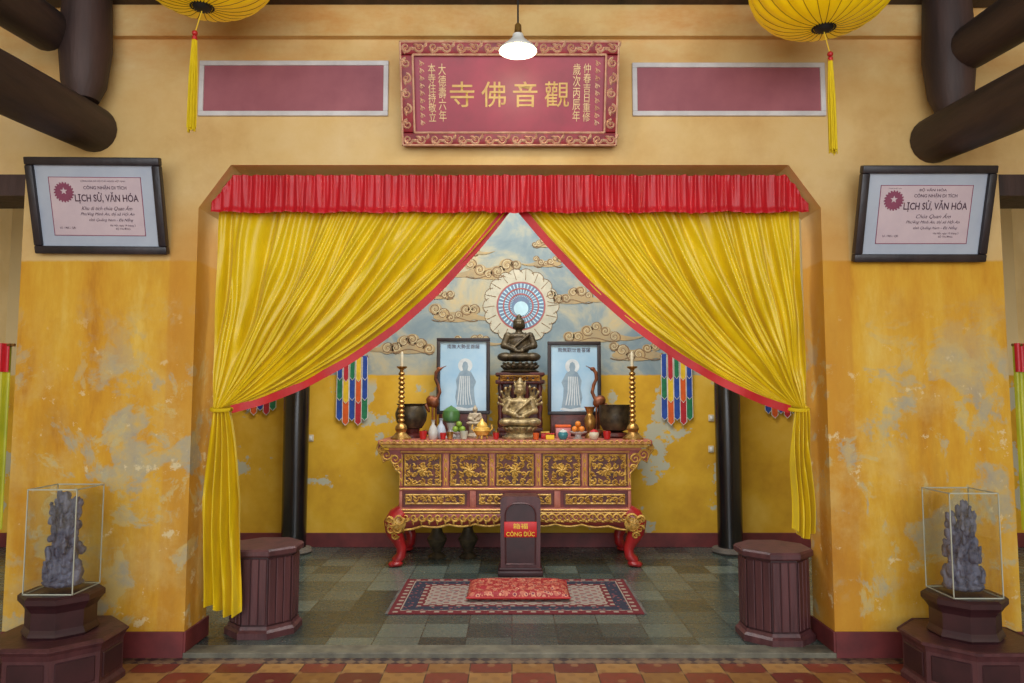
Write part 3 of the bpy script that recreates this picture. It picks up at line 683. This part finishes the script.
for sg in (-1, 1):
    for yy, dy in ((fy, -1), (.30, 1)):
        path = [(1.06, .50), (1.11, .46), (1.145, .40), (1.14, .32), (1.10, .24), (1.07, .17), (1.075, .10), (1.12, .05), (1.14, .035)]
        rad = [.08, .095, .095, .08, .062, .05, .048, .05, .035]
        pts = [(sg*x, yy+dy*.3*(x-1.06), z) for x, z in path]
        mb = MB(); mb.tube(pts, rad, 14); mb.sph((sg*1.12, yy+dy*.03, .03), (.07, .06, .03)); 
        for k in (-1, 0, 1): mb.sph((sg*(1.15+.01*(k == 0)), yy+dy*.03+.035*k, .025), (.035, .018, .024))
        lg = mb.obj('leg', 'legred', o, 'red lacquered curved lion leg')
        if dy < 0:
            mb = MB()
            mb.sph((sg*1.12, yy-.065, .41), (.10, .055, .09), 3)
            for cx, cz, r in ((1.08, .45, .055), (1.15, .43, .045), (1.10, .37, .05), (1.16, .36, .04), (1.12, .30, .035), (1.17, .45, .035)): mb.spiral(sg*cx, cz, r, 0, 1.4*sg, .026, yy-.105, .024)
            mb.obj('knee_carving', 'gold', lg, 'gilded lion-mask knee')
MB().box(-1.0, 1.0, -.30, .30, .42, .50).obj('inner_frame', 'throne', o, smooth=0)
TZ = 1.181
# ---------------------------------------------------------------- altar furniture
def lot(name, label, cat, px, Y, z=TZ, group=None): return thing(name, label, cat, (X(px, Y), Y, z), group=group)
def lathe_part(o, name, mat, prof, seg=24, label=None, **k): return MB().lathe(prof, seg, **k).obj(name, mat, o, label)
for px in (401, 633):
    o = lot('candlestick', 'tall turned brass candlestick at the end of the altar', 'candlestick', px, 2.455, group='tall brass candlesticks')
    lathe_part(o, 'base', 'brass', [(.10,0),(.10,.015),(.07,.04),(.045,.07),(.06,.1),(.05,.13),(.03,.15)])
    pr = [(.03,.15)]
    for k in range(11): z = .16+k*.045; pr += [(.018,z),(.034,z+.018),(.03,z+.028),(.016,z+.042)]
    pr += [(.02,.67),(.05,.69),(.052,.70),(.02,.70)]
    lathe_part(o, 'stem', 'brass', pr, 20); lathe_part(o, 'candle', 'plastic', [(.014,.70),(.014,.83),(.004,.845)], 12)
def petals(mb, r, z, n, pr, tilt=.5):
    for i in range(n):
        a = 2*pi*i/n; tb = bmesh.new(); bmesh.ops.create_icosphere(tb, subdivisions=2, radius=1)
        mb.merge(tb, Matrix.Translation((r*cos(a), r*sin(a), z)) @ Matrix.Rotation(a, 4, 'Z') @ Matrix.Rotation(tilt, 4, 'Y') @ Matrix.Diagonal((pr[0], pr[1], pr[2], 1)))
def buddha(b):
    b.e((0,-.08,.1), (.38,.22,.10)); 
    for s in (-1, 1):
        b.e((s*.28,-.1,.10), (.17,.15,.095)); b.limb((s*.23,.02,.54), (s*.31,-.02,.34), .085, .078); b.limb((s*.31,-.02,.34), (s*.07,-.2,.24), .07, .048)
        b.e((s*.11,0,.75), (.02,.03,.07)); b.e((s*.04,-.105,.79), (.022,.02,.01))
    b.e((0,.02,.35), (.23,.16,.26)); b.e((0,.02,.53), (.27,.14,.09)); b.e((0,-.22,.21), (.11,.06,.035)); b.limb((0,0,.6), (0,0,.68), .075, .07, 4)
    b.e((0,0,.77), (.115,.12,.135)); b.e((0,.015,.83), (.123,.127,.09)); b.e((0,.01,.93), (.06,.06,.065)); b.e((0,-.122,.765), (.016,.022,.032)); b.e((0,-.112,.715), (.03,.015,.01))
    b.limb((.2,-.10,.56), (-.1,-.17,.30), .03, .03, 12); b.limb((-.33,-.2,.06), (.33,-.2,.06), .03, .03, 10)
    return b
o = lot('altar_shrine_stand', 'tiered dark red carved wooden stand on the altar', 'stand', 520, 2.93)
mb = MB(); mb.box(-.26,.26,-.17,.17,0,.05,.01); mb.box(-.23,.23,-.15,.15,.05,.10,.01); mb.obj('base', 'throne', o)
mb = MB(); mb.box(-.2,.2,-.05,.14,.10,.54); mb.obj('back_board', 'throne', o)
for sx in (-.2, -.07, .07, .2): MB().lathe([(.022,.10),(.03,.14),(.02,.2),(.028,.32),(.02,.44),(.03,.5),(.022,.54)], 14, c=(sx, -.12, 0)).obj('pillar', 'throne', o)
mb = MB(); mb.box(-.25,.25,-.17,.17,.54,.58,.01); mb.box(-.22,.22,-.15,.15,.58,.62,.008); mb.box(-.25,.25,-.16,.16,.62,.655,.01); mb.obj('upper_tier', 'throne', o)
mb = MB(); carve_panel(mb, .2, .03, 0, .595, -.172, 77)
for sx in (-.135, 0, .135): mb.spiral(sx, .47, .04, 0, 1.3, .014, -.14, .01); mb.leaf(sx, .5, .06, 3.6, .02, -.14, .01)
mb.obj('gilt_carving', 'brass', o)
mb = MB(); mb.lathe([(.19,.655),(.2,.67),(.15,.69),(.16,.70)], 28); petals(mb, .16, .705, 16, (.05,.032,.018), -.6); petals(mb, .15, .725, 16, (.05,.03,.016), -.9); mb.lathe([(.15,.70),(.17,.745),(.16,.75)], 28); mb.obj('lotus_base', 'bronze', o)
st = lot('seated_buddha_statue', 'dark bronze seated buddha statue on a lotus base', 'statue', 519, 2.92, TZ+.766)
wrap(buddha(Blob()).mesh(.50, .006, 1), 'figure', 'bronze', st)
st = lot('many_armed_statue', 'antique gold many-armed seated figure in front of the stand', 'statue', 520, 2.55)
mb = MB(); mb.lathe([(.17,0),(.175,.02),(.14,.04),(.13,.06),(.15,.08)], 28); petals(mb, .135, .09, 14, (.045,.03,.016), -.7); mb.lathe([(.12,.08),(.145,.115),(.13,.12)], 28); mb.obj('lotus_base', 'goldst', st)
b = buddha(Blob())
for s in (-1, 1):
    for k, a in enumerate((-.35, .0, .4, .8, 1.2)):
        e1 = (s*(.2+.13*cos(a)), .04+.01*k, .5+.16*sin(a)); e2 = (s*(.2+.26*cos(a+.35)), -.02, .5+.34*sin(a+.35))
        b.limb((s*.18,.03,.52), e1, .042, .033, 6); b.limb(e1, e2, .032, .024, 7); b.e(e2, (.032,.03,.042))
b.limb((0,0,.9), (0,0,1.02), .09, .03, 6); b.limb((-.1,0,.86), (-.12,0,.97), .03, .015, 4); b.limb((.1,0,.86), (.12,0,.97), .03, .015, 4)
wrap(b.mesh(.46, .0055, 1), 'figure', 'goldst', st, loc=(0, 0, .115))
def print_frame(px, pyt, w, h, label, words, seed):
    Y = 3.06; p = W(px, pyt, Y); zb = p.z-h; o = thing('framed_print', label, 'picture frame', (p.x, Y, TZ), group='framed prints behind the altar statues')
    b = zb-TZ; hw = w/2; fb = .038
    MB().box(-hw+.03, hw-.03, -.04, .05, 0, b, .006).obj('stand', 'throne', o)
    MB().box(-hw+.01, hw-.01, -.0, .02, b+.01, b+h-.01).obj('print', 'picblue', o, smooth=0)
    mb = MB(); mb.box(-hw, hw, -.022, .025, b, b+fb, .006); mb.box(-hw, hw, -.022, .025, b+h-fb, b+h, .006); mb.box(-hw, -hw+fb, -.022, .025, b+fb, b+h-fb, .006); mb.box(hw-fb, hw, -.022, .025, b+fb, b+h-fb, .006)
    mb.obj('frame', 'frameb', o)
    s = 1 if seed % 2 else -1; mb = MB(); y = -.002; z = b+.08; mb.mi = 1; mb.disc(.02*s, z+.43, .075, y, 24); mb.mi = 0
    out = [(-.07,0),(-.09,.1),(-.075,.2),(-.085,.28),(-.05,.36),(-.02,.38),(-.028,.42),(-.02,.46),(0,.475),(.02,.46),(.028,.42),(.02,.38),(.055,.36),(.10,.26),(.08,.2),(.085,.1),(.10,0),(.02,-.02)]
    mb.face([(s*x*1.15+.02*s, y-.001, z+q) for x, q in (out if s < 0 else out[::-1])])
    mb.mi = 1
    for k in range(6): mb.ribbon([(s*(-.06+.03*k), z+.02), (s*(-.045+.022*k), z+.15), (s*(-.03+.018*k), z+.32)], .011, y-.002, .001)
    mb.disc(.02*s, z-.02, .13, y-.0005, 24, .022)
    mb.obj('printed_figure', ['picgrey', 'piclt'], o, 'printed standing robed figure with a halo', smooth=0)
    text(o, 'printed_characters', words, 0, -.003, b+h-.09, 'ink', w=.34)
print_frame(463.5, 338, .56, .80, 'black framed pale blue print of a standing robed figure', '南無大勢至菩薩', 1)
print_frame(574, 341.5, .56, .77, 'black framed pale blue print of a standing robed figure', '南無觀世音菩薩', 2)
def crane(px, s, label):
    o = lot('crane_statue', label, 'statue', px, 2.93, group='crane statues flanking the prints')
    b = Blob(2); b.e((0,0,.05), (.10,.085,.045)); b.e((s*-.11,0,.07), (.03,.025,.025))
    for q in (-1, 1): b.limb((q*.02,.02*q,.08), (q*.02,.02*q,.36), .013, .014, 22)
    b.e((-.02*s,0,.45), (.095,.06,.075), (0,.7*s,0)); b.e((-.09*s,0,.37), (.07,.035,.025), (0,1.1*s,0))
    pts = [(.04,.50),(.07,.57),(.05,.66),(.015,.74),(.02,.82),(.05,.86)]
    for (a, c), (d, e) in zip(pts, pts[1:]): b.limb((a*s,0,c), (d*s,0,e), .024, .022, 8)
    b.e((.06*s,0,.87), (.035,.026,.028)); b.limb((.08*s,0,.875), (.15*s,0,.91), .012, .006, 16)
    wrap(b.mesh(.80, .006, 1), 'figure', 'bronzeo', o)
crane(434, 1, 'slender orange bronze crane standing on a turtle beside a print'); crane(598, -1, 'slender orange bronze crane standing on a turtle beside a print')
o = lot('bronze_urn', 'large dark bronze urn on a footed stand', 'urn', 411, 2.73)
lathe_part(o, 'bowl', 'bronze', [(.05,.08),(.11,.10),(.15,.17),(.16,.24),(.14,.30),(.13,.32),(.15,.34),(.14,.34),(.12,.32),(.0,.30)], 28); lathe_part(o, 'foot', 'throne', [(.12,0),(.12,.03),(.08,.05),(.09,.09)], 24)
o = lot('bell_bowl', 'large dark bronze bell bowl on a cushion stand', 'bowl', 615, 2.73)
lathe_part(o, 'bowl', 'bronze', [(.06,.06),(.12,.08),(.15,.14),(.155,.22),(.155,.32),(.16,.33),(.145,.33),(.14,.2),(.1,.1),(0,.09)], 28); lathe_part(o, 'cushion', 'throne', [(.12,0),(.14,.02),(.13,.05),(.07,.065)], 24)
o = lot('lidded_jar', 'green glazed round jar with a white foot', 'jar', 451, 2.70); lathe_part(o, 'body', 'jade', [(.05,.15),(.08,.17),(.09,.22),(.08,.27),(.04,.30),(.012,.315),(.0,.325)]); lathe_part(o, 'foot', 'porc', [(.07,0),(.045,.03),(.03,.08),(.05,.15),(.055,.16)])
o = lot('white_figurine', 'small ivory seated figurine on a round base', 'figurine', 475, 2.72); wrap(buddha(Blob(2)).mesh(.20, .005, 1), 'figure', 'figbei', o, loc=(0,0,.126)); lathe_part(o, 'base', 'figbei', [(.08,0),(.085,.02),(.06,.05),(.065,.12),(.075,.125)])
bottle = [(.03,0),(.045,.02),(.05,.07),(.035,.12),(.015,.15),(.015,.18),(.024,.195),(.02,.195)]
def small(name, label, cat, px, Y, mat, prof, part='body', lid=None, k=1.0, lm='brass'):
    o = lot(name, label, cat, px, Y); lathe_part(o, part, mat, [(r*k, z*k) for r, z in prof], 20)
    if lid: lathe_part(o, 'lid', lm, [(r*k, z*k) for r, z in lid], 16)
    return o
small('porcelain_vase', 'small white porcelain vase with a narrow neck', 'vase', 433, 2.46, 'porc', bottle, k=.95)
small('porcelain_vase', 'small blue and white porcelain vase', 'vase', 441, 2.58, 'mat', bottle, k=1.0)
cup = [(.02,0),(.028,.005),(.036,.05),(.038,.08),(.033,.08),(.03,.02),(.0,.015)]
small('water_glass', 'small clear glass of water', 'glass', 464, 2.44, 'edge', cup); small('offering_cup', 'small brass offering cup', 'cup', 450, 2.44, 'brass', cup, k=.9)
small('offering_cup', 'small brass offering cup', 'cup', 496, 2.62, 'brass', cup, k=.9); small('tea_cup', 'small red tea cup', 'cup', 496, 2.42, 'redp', cup, k=.8)
small('tea_cup', 'small red tea cup', 'cup', 443, 2.42, 'redp', cup, k=.8); small('candle_cup', 'amber glass candle cup', 'candle', 536, 2.38, 'orange', cup, k=.8)
o = small('incense_burner', 'small gilt incense burner with a domed lid', 'incense burner', 482, 2.50, 'golds', [(.03,.03),(.06,.04),(.08,.08),(.07,.11),(.05,.12)], lid=[(.055,.12),(.045,.15),(.02,.17),(.012,.19),(.0,.2)], lm='golds')
for k in range(3): a = k*2.09+.5; MB().tube([(.04*cos(a), .04*sin(a), .05), (.06*cos(a), .06*sin(a), .004)], .01, 8).obj('foot', 'golds', o)
for s in (-1, 1): MB().tube([(s*.07,0,.07),(s*.1,0,.1),(s*.09,0,.14)], .008, 8).obj('handle', 'golds', o)
def box_item(name, label, cat, px, Y, w, d, h, mat, lm):
    o = lot(name, label, cat, px, Y); MB().box(-w/2, w/2, -d/2, d/2, 0, h*.8, .006).obj('box_body', mat, o); MB().box(-w/2-.004, w/2+.004, -d/2-.004, d/2+.004, h*.8, h, .006).obj('lid', lm, o)
box_item('offering_box', 'small red offering box with gold lid', 'box', 545, 2.56, .08, .08, .07, 'redp', 'golds'); box_item('offering_box', 'pink packet of offerings', 'box', 563, 2.72, .15, .1, .13, 'pinkc', 'orange'); box_item('offering_box', 'pale yellow biscuit box', 'box', 550, 2.42, .08, .07, .06, 'yel2', 'redp')
small('ceramic_pot', 'small teal ceramic pot with lid', 'pot', 563, 2.44, 'teal', [(.03,0),(.045,.02),(.05,.05),(.04,.07)], lid=[(.042,.07),(.03,.085),(.008,.095),(.0,.1)], lm='porc')
small('brass_vase', 'flared brass flower vase', 'vase', 590, 2.70, 'brass', [(.05,0),(.05,.02),(.025,.05),(.05,.12),(.06,.18),(.03,.24),(.045,.29),(.06,.31),(.05,.31)])
small('ceramic_pot', 'small cream ceramic pot with lid', 'pot', 594, 2.46, 'plastic', [(.03,0),(.045,.02),(.05,.05),(.04,.07)], lid=[(.042,.07),(.03,.085),(.008,.095),(.0,.1)], lm='redp')
small('candle_cup', 'red glass candle cup', 'candle', 423, 2.44, 'redp', cup); small('candle_cup', 'red glass candle cup', 'candle', 607, 2.44, 'redp', cup)
def fruit_plate(px, Y, mat, label, flabel):
    o = lot('offering_plate', label, 'plate', px, Y); lathe_part(o, 'dish', 'porc', [(.05,0),(.03,.02),(.03,.04),(.085,.06),(.09,.07),(.08,.068),(.0,.05)])
    x0 = X(px, Y)
    for dx, dy, dz in ((-.035,-.02,.094),(.035,-.02,.094),(0,.038,.094),(0,0,.142)):
        f = thing('fruit', flabel, 'fruit', (x0+dx, Y+dy, TZ+dz), group='fruit on the offering plates')
        MB().lathe([(.004,-.029),(.02,-.022),(.03,-.003),(.027,.014),(.014,.026),(.004,.028)], 16).obj('fruit_body', mat, f); MB().tube([(0,0,.027),(.003,0,.036)], .003, 6).obj('stem', 'jade', f)
fruit_plate(578, 2.56, 'fruit', 'white footed plate for orange fruit offerings', 'small orange fruit piled on the footed plate')
fruit_plate(459, 2.56, 'fruitg', 'white footed plate for green fruit offerings', 'small green fruit piled on the footed plate')
for px in (437, 468):
    o = thing('floor_vase', 'dark brass vase standing on the floor under the altar', 'vase', (X(px, 2.75, 545), 2.75, 0), group='vases under the altar')
    lathe_part(o, 'body', 'bronze', [(.08,0),(.09,.02),(.04,.06),(.08,.14),(.10,.19),(.06,.25),(.045,.30),(.08,.35),(.07,.35)])
# ---------------------------------------------------------------- donation box
p = W(520.5, 577, 1.96); o = thing('donation_box', 'plum brown wooden donation box with an arched top and red sign', 'donation box', (p.x, 2.09, 0))
def arch(w0, w1, z0, z1, r, n=6):
    pts = [(-w0, z0)]; 
    for i in range(n+1): a = pi-i*pi/2/n; pts.append((-w1+r+r*cos(a), z1-r+r*sin(a)))
    for i in range(n+1): a = pi/2-i*pi/2/n; pts.append((w1-r+r*cos(a), z1-r+r*sin(a)))
    pts.append((w0, z0)); return pts
MB().poly(arch(.175, .18, .05, .70, .05), -.11, .13).obj('body', 'plum', o, smooth=0)
mb = MB(); mb.box(-.20,.20,-.13,.14,0,.05,.008); mb.box(-.19,.19,-.12,.135,.05,.075,.006); mb.obj('base_molding', 'plumd', o)
mb = MB(); mb.poly(arch(.13, .135, .11, .64, .1), -.12, -.11); mb.obj('front_panel', 'plumd', o, smooth=0)
mb = MB(); pts = arch(.13, .135, .11, .64, .1); mb.ribbon(pts+[pts[0]], .014, -.12, .008); mb.obj('panel_molding', 'plum', o)
MB().box(-.145,.145,-.132,-.12,.345,.48,.003).obj('sign_plate', 'sign', o, 'red sign with yellow lettering')
text(o, 'sign_lettering', '箱福', 0, -.134, .443, 'signy', h=.048, w=.13, bold=.003); text(o, 'sign_lettering', 'CÔNG ĐỨC', 0, -.134, .38, 'signy', w=.25, h=.05, bold=.005)
# ---------------------------------------------------------------- rug, cushion
hxr, hyr = .935, .52; o = thing('rug', 'patterned wool rug with red, cream and navy borders', 'rug', (.03, 1.335, 0))
MB().box(-hxr, hxr, -hyr, hyr, 0, .010, .003).obj('pile', rug_mat(hxr, hyr), o, smooth=0)
for s in (-1, 1):
    mb = MB(); mb.box(min(s*hxr, s*(hxr+.006)), max(s*hxr, s*(hxr+.006)), -hyr+.005, hyr-.005, .001, .009)
    for i in range(90):
        y = -hyr+.01+i*(2*hyr-.02)/89; mb.tube([(s*hxr, y, .005), (s*(hxr+.022), y+.004*sin(i*3), .004)], .002, 4)
    mb.obj('fringe', 'stone', o, 'greyish thread fringe')
o = thing('prayer_cushion', 'flat red brocade kneeling cushion on the rug', 'cushion', (.05, 1.375, .0105))
def cush(s, t):
    u = 2*s-1; v = 2*t-1; k = (1-abs(u)**6)**.5*(1-abs(v)**6)**.5
    tuft = sum(.022*math.exp(-(((u-a)*.40)**2+((v-b)*.26)**2)/.0018) for a in (-.66,0,.66) for b in (-.5,.5))
    return (u*.40, v*.26, .03+.05*k-tuft)
mb = MB(); mb.grid(cush, 48, 32); mb.grid(lambda s, t: (cush(s, t)[0], cush(s, t)[1], .03-.03*(1-abs(2*s-1)**6)**.5*(1-abs(2*t-1)**6)**.5), 48, 32)
bmesh.ops.remove_doubles(mb.bm, verts=mb.bm.verts, dist=.0005); mb.obj('cushion_body', 'brocade', o, smooth=60)
cc = [(.40,.26),(-.40,.26),(-.40,-.26),(.40,-.26),(.40,.26)]; mb = MB(); mb.tube([(a*.995, b*.995, .03) for a, b in cc], .008, 8); mb.obj('piping', 'redp', o)
# ---------------------------------------------------------------- octagonal pedestals
def octo(mb, prof, ph=pi/8): mb.lathe([(r/cos(pi/8), z) for r, z in prof], 8, ph=ph)
def pedestal(cx, cy, label, h=.64, r=.205):
    o = thing('octagonal_pedestal', label, 'pedestal', (cx, cy, 0), group='empty octagonal pedestals by the opening')
    mb = MB(); octo(mb, [(r+.02, h-.05),(r+.03, h-.04),(r+.03, h-.012),(r+.02, h)]); mb.obj('top', 'plum', o, smooth=0)
    mb = MB(); octo(mb, [(r, .07),(r, h-.05)]); mb.obj('body', 'plumd', o, smooth=0)
    hw = r*math.tan(pi/8)
    for k in range(8):
        m = Matrix.Rotation(k*pi/4, 4, 'Z')
        for j in range(3): MB().box(-hw*.92+j*hw*.63, -hw*.92+j*hw*.63+hw*.57, -r-.008, -r+.002, .085, h-.065, .004, 1, m).obj('side_slat', 'plum', o, smooth=0)
    mb = MB(); octo(mb, [(r+.03, 0),(r+.03, .04),(r+.012, .055),(r+.005, .075)]); mb.obj('foot_molding', 'plum', o, smooth=0)
pl = W(264.5, 600, .48); pedestal(pl.x, .48, 'empty octagonal plum brown pedestal beside the long curtain tail', h=.575)
pedestal(1.742, .33, 'empty octagonal plum brown pedestal under the short curtain tail', h=.585, r=.203)
# ---------------------------------------------------------------- display stands
def display(px, seed, label, spires, dz):
    Y = -.42; cx = X(px, Y, 600)
    o = thing('display_stand', 'tiered octagonal plum brown display stand against the yellow wall', 'stand', (cx, Y, Z0), group='octagonal display stands')
    z = lambda v: v-Z0+dz
    mb = MB(); octo(mb, [(.31,0),(.31,.03),(.295,.05),(.295,.22),(.305,.25),(.32,.27),(.32,z(.245)),(.30,z(.26))]); mb.obj('plinth', 'plum', o, smooth=0)
    r = .295; hw = r*math.tan(pi/8)
    for k in range(8): MB().box(-hw*.8, hw*.8, -r-.008, -r+.002, .07, .205, .005, 1, Matrix.Rotation(k*pi/4, 4, 'Z')).obj('plinth_panel', 'plumd', o, smooth=0)
    mb = MB(); octo(mb, [(.17,z(.26)),(.18,z(.275)),(.175,z(.29)),(.165,z(.31)),(.165,z(.40)),(.18,z(.425)),(.20,z(.45)),(.20,z(.478)),(.185,z(.49))]); mb.obj('socle', 'plumd', o, smooth=0)
    g = thing('glass_case', 'clear glass display case over the wooden carving', 'glass case', (cx, Y, .491+dz)); s = .136; H = 1.06-.49; t = .004
    for a in ((-s, s, -s, -s+t, 0, H), (-s, s, s-t, s, 0, H), (-s, -s+t, -s+t, s-t, 0, H), (s-t, s, -s+t, s-t, 0, H), (-s, s, -s, s, H, H+t)): MB().box(*a).obj('pane', 'glass', g, smooth=0)
    mb = MB(); q = .0025
    for a in (-1, 1):
        for b2 in (-1, 1): mb.box(a*s-q, a*s+q, b2*s-q, b2*s+q, 0, H+.004)
        mb.box(-s, s, a*s-q, a*s+q, H-.002, H+.005); mb.box(a*s-q, a*s+q, -s, s, H-.002, H+.005); mb.box(-s, s, a*s-q, a*s+q, 0, .006); mb.box(a*s-q, a*s+q, -s, s, 0, .006)
    mb.obj('edge_strip', 'edge', g, smooth=0)
    c = thing('root_wood_carving', label, 'carving', (cx, Y, .496+dz)); rr = random.Random(seed); b = Blob(2)
    b.e((0,0,.035), (.115,.09,.03))
    for (sx, h0, w0) in spires:
        n = int(h0/.014)
        for i in range(n):
            f = i/n; w = w0*(1-.45*f)*rr.uniform(.75, 1.1); ang = rr.random()*6.28
            b.e((sx*(1-.15*f)+.6*w*cos(ang), .55*w*sin(ang), .04+h0*f), (w*.34, w*.34, rr.uniform(.02, .05)), (rr.uniform(-.3,.3), rr.uniform(-.3,.3), 0))
            b.e((sx*(1-.15*f), 0, .04+h0*f), (w*.45, w*.4, .03))
    for k in range(11):
        fx = rr.uniform(-.08, .08); fz = .07+.036*k; fy2 = -.05-.03*rr.random()
        if abs(fx) > .09-.09*(fz/.6): fx *= .5
        b.limb((fx, fy2, fz), (fx, fy2, fz+.035), .014, .010, 5); b.e((fx, fy2-.004, fz+.052), (.0095, .0095, .011))
    me = b.mesh(1, .0045, 0, lambda v: .004*noise.noise(v*45)+.003*noise.noise(v*110))
    wrap(me, 'carved_wood', 'wood', c, smooth=50)
display(62, 3, 'tall weathered grey root carving of crowded figures', [(-.0,.49,.095),(.055,.46,.08),(-.052,.45,.08)], .0)
display(964, 9, 'weathered grey wood carving with pointed peaks', [(.02,.46,.075),(-.058,.40,.07),(.072,.40,.055),(-.02,.3,.09),(.045,.26,.09)], -.02)
# ---------------------------------------------------------------- lights, world, camera
w = bpy.data.worlds.new('world'); scene.world = w; w.use_nodes = True
w.node_tree.nodes['Background'].inputs[0].default_value = (.86, .93, 1, 1); w.node_tree.nodes['Background'].inputs[1].default_value = .9
def area(name, loc, rot, sx, sy, e, c):
    l = bpy.data.lights.new(name, 'AREA'); l.shape = 'RECTANGLE'; l.size = sx; l.size_y = sy; l.energy = e; l.color = c
    o = bpy.data.objects.new(name, l); o.location = loc; o.rotation_euler = rot; col.objects.link(o); return o
area('daylight', (0, -8.4, 2.9), (math.radians(86), 0, 0), 9, 3.6, 420, (.97, .985, 1))
area('area_high', (0, -4.2, 4.7), (math.radians(38), 0, 0), 7, 1.5, 55, (1, 1, 1))  # area light just below the hall ceiling, tilted toward the front wall
area('shrine_light', (0, 1.3, 4.7), (math.radians(22), 0, 0), 3.6, 1.6, 205, (1, .99, .96))
pt = bpy.data.lights.new('bulb_light', 'POINT'); pt.energy = 5; pt.color = (1, .85, .6); pt.shadow_soft_size = .04
po = bpy.data.objects.new('bulb_light', pt); q = W(518, 56, -.7); po.location = (q.x, -.7, q.z-.04); col.objects.link(po)
cam = bpy.data.cameras.new('camera'); cam.lens = F*36/1024; cam.sensor_width = 36; cam.clip_start = .05
co = bpy.data.objects.new('camera', cam); co.location = (0, CAM_Y, CAM_Z); co.rotation_euler = (math.radians(94.5), 0, 0); col.objects.link(co); scene.camera = co
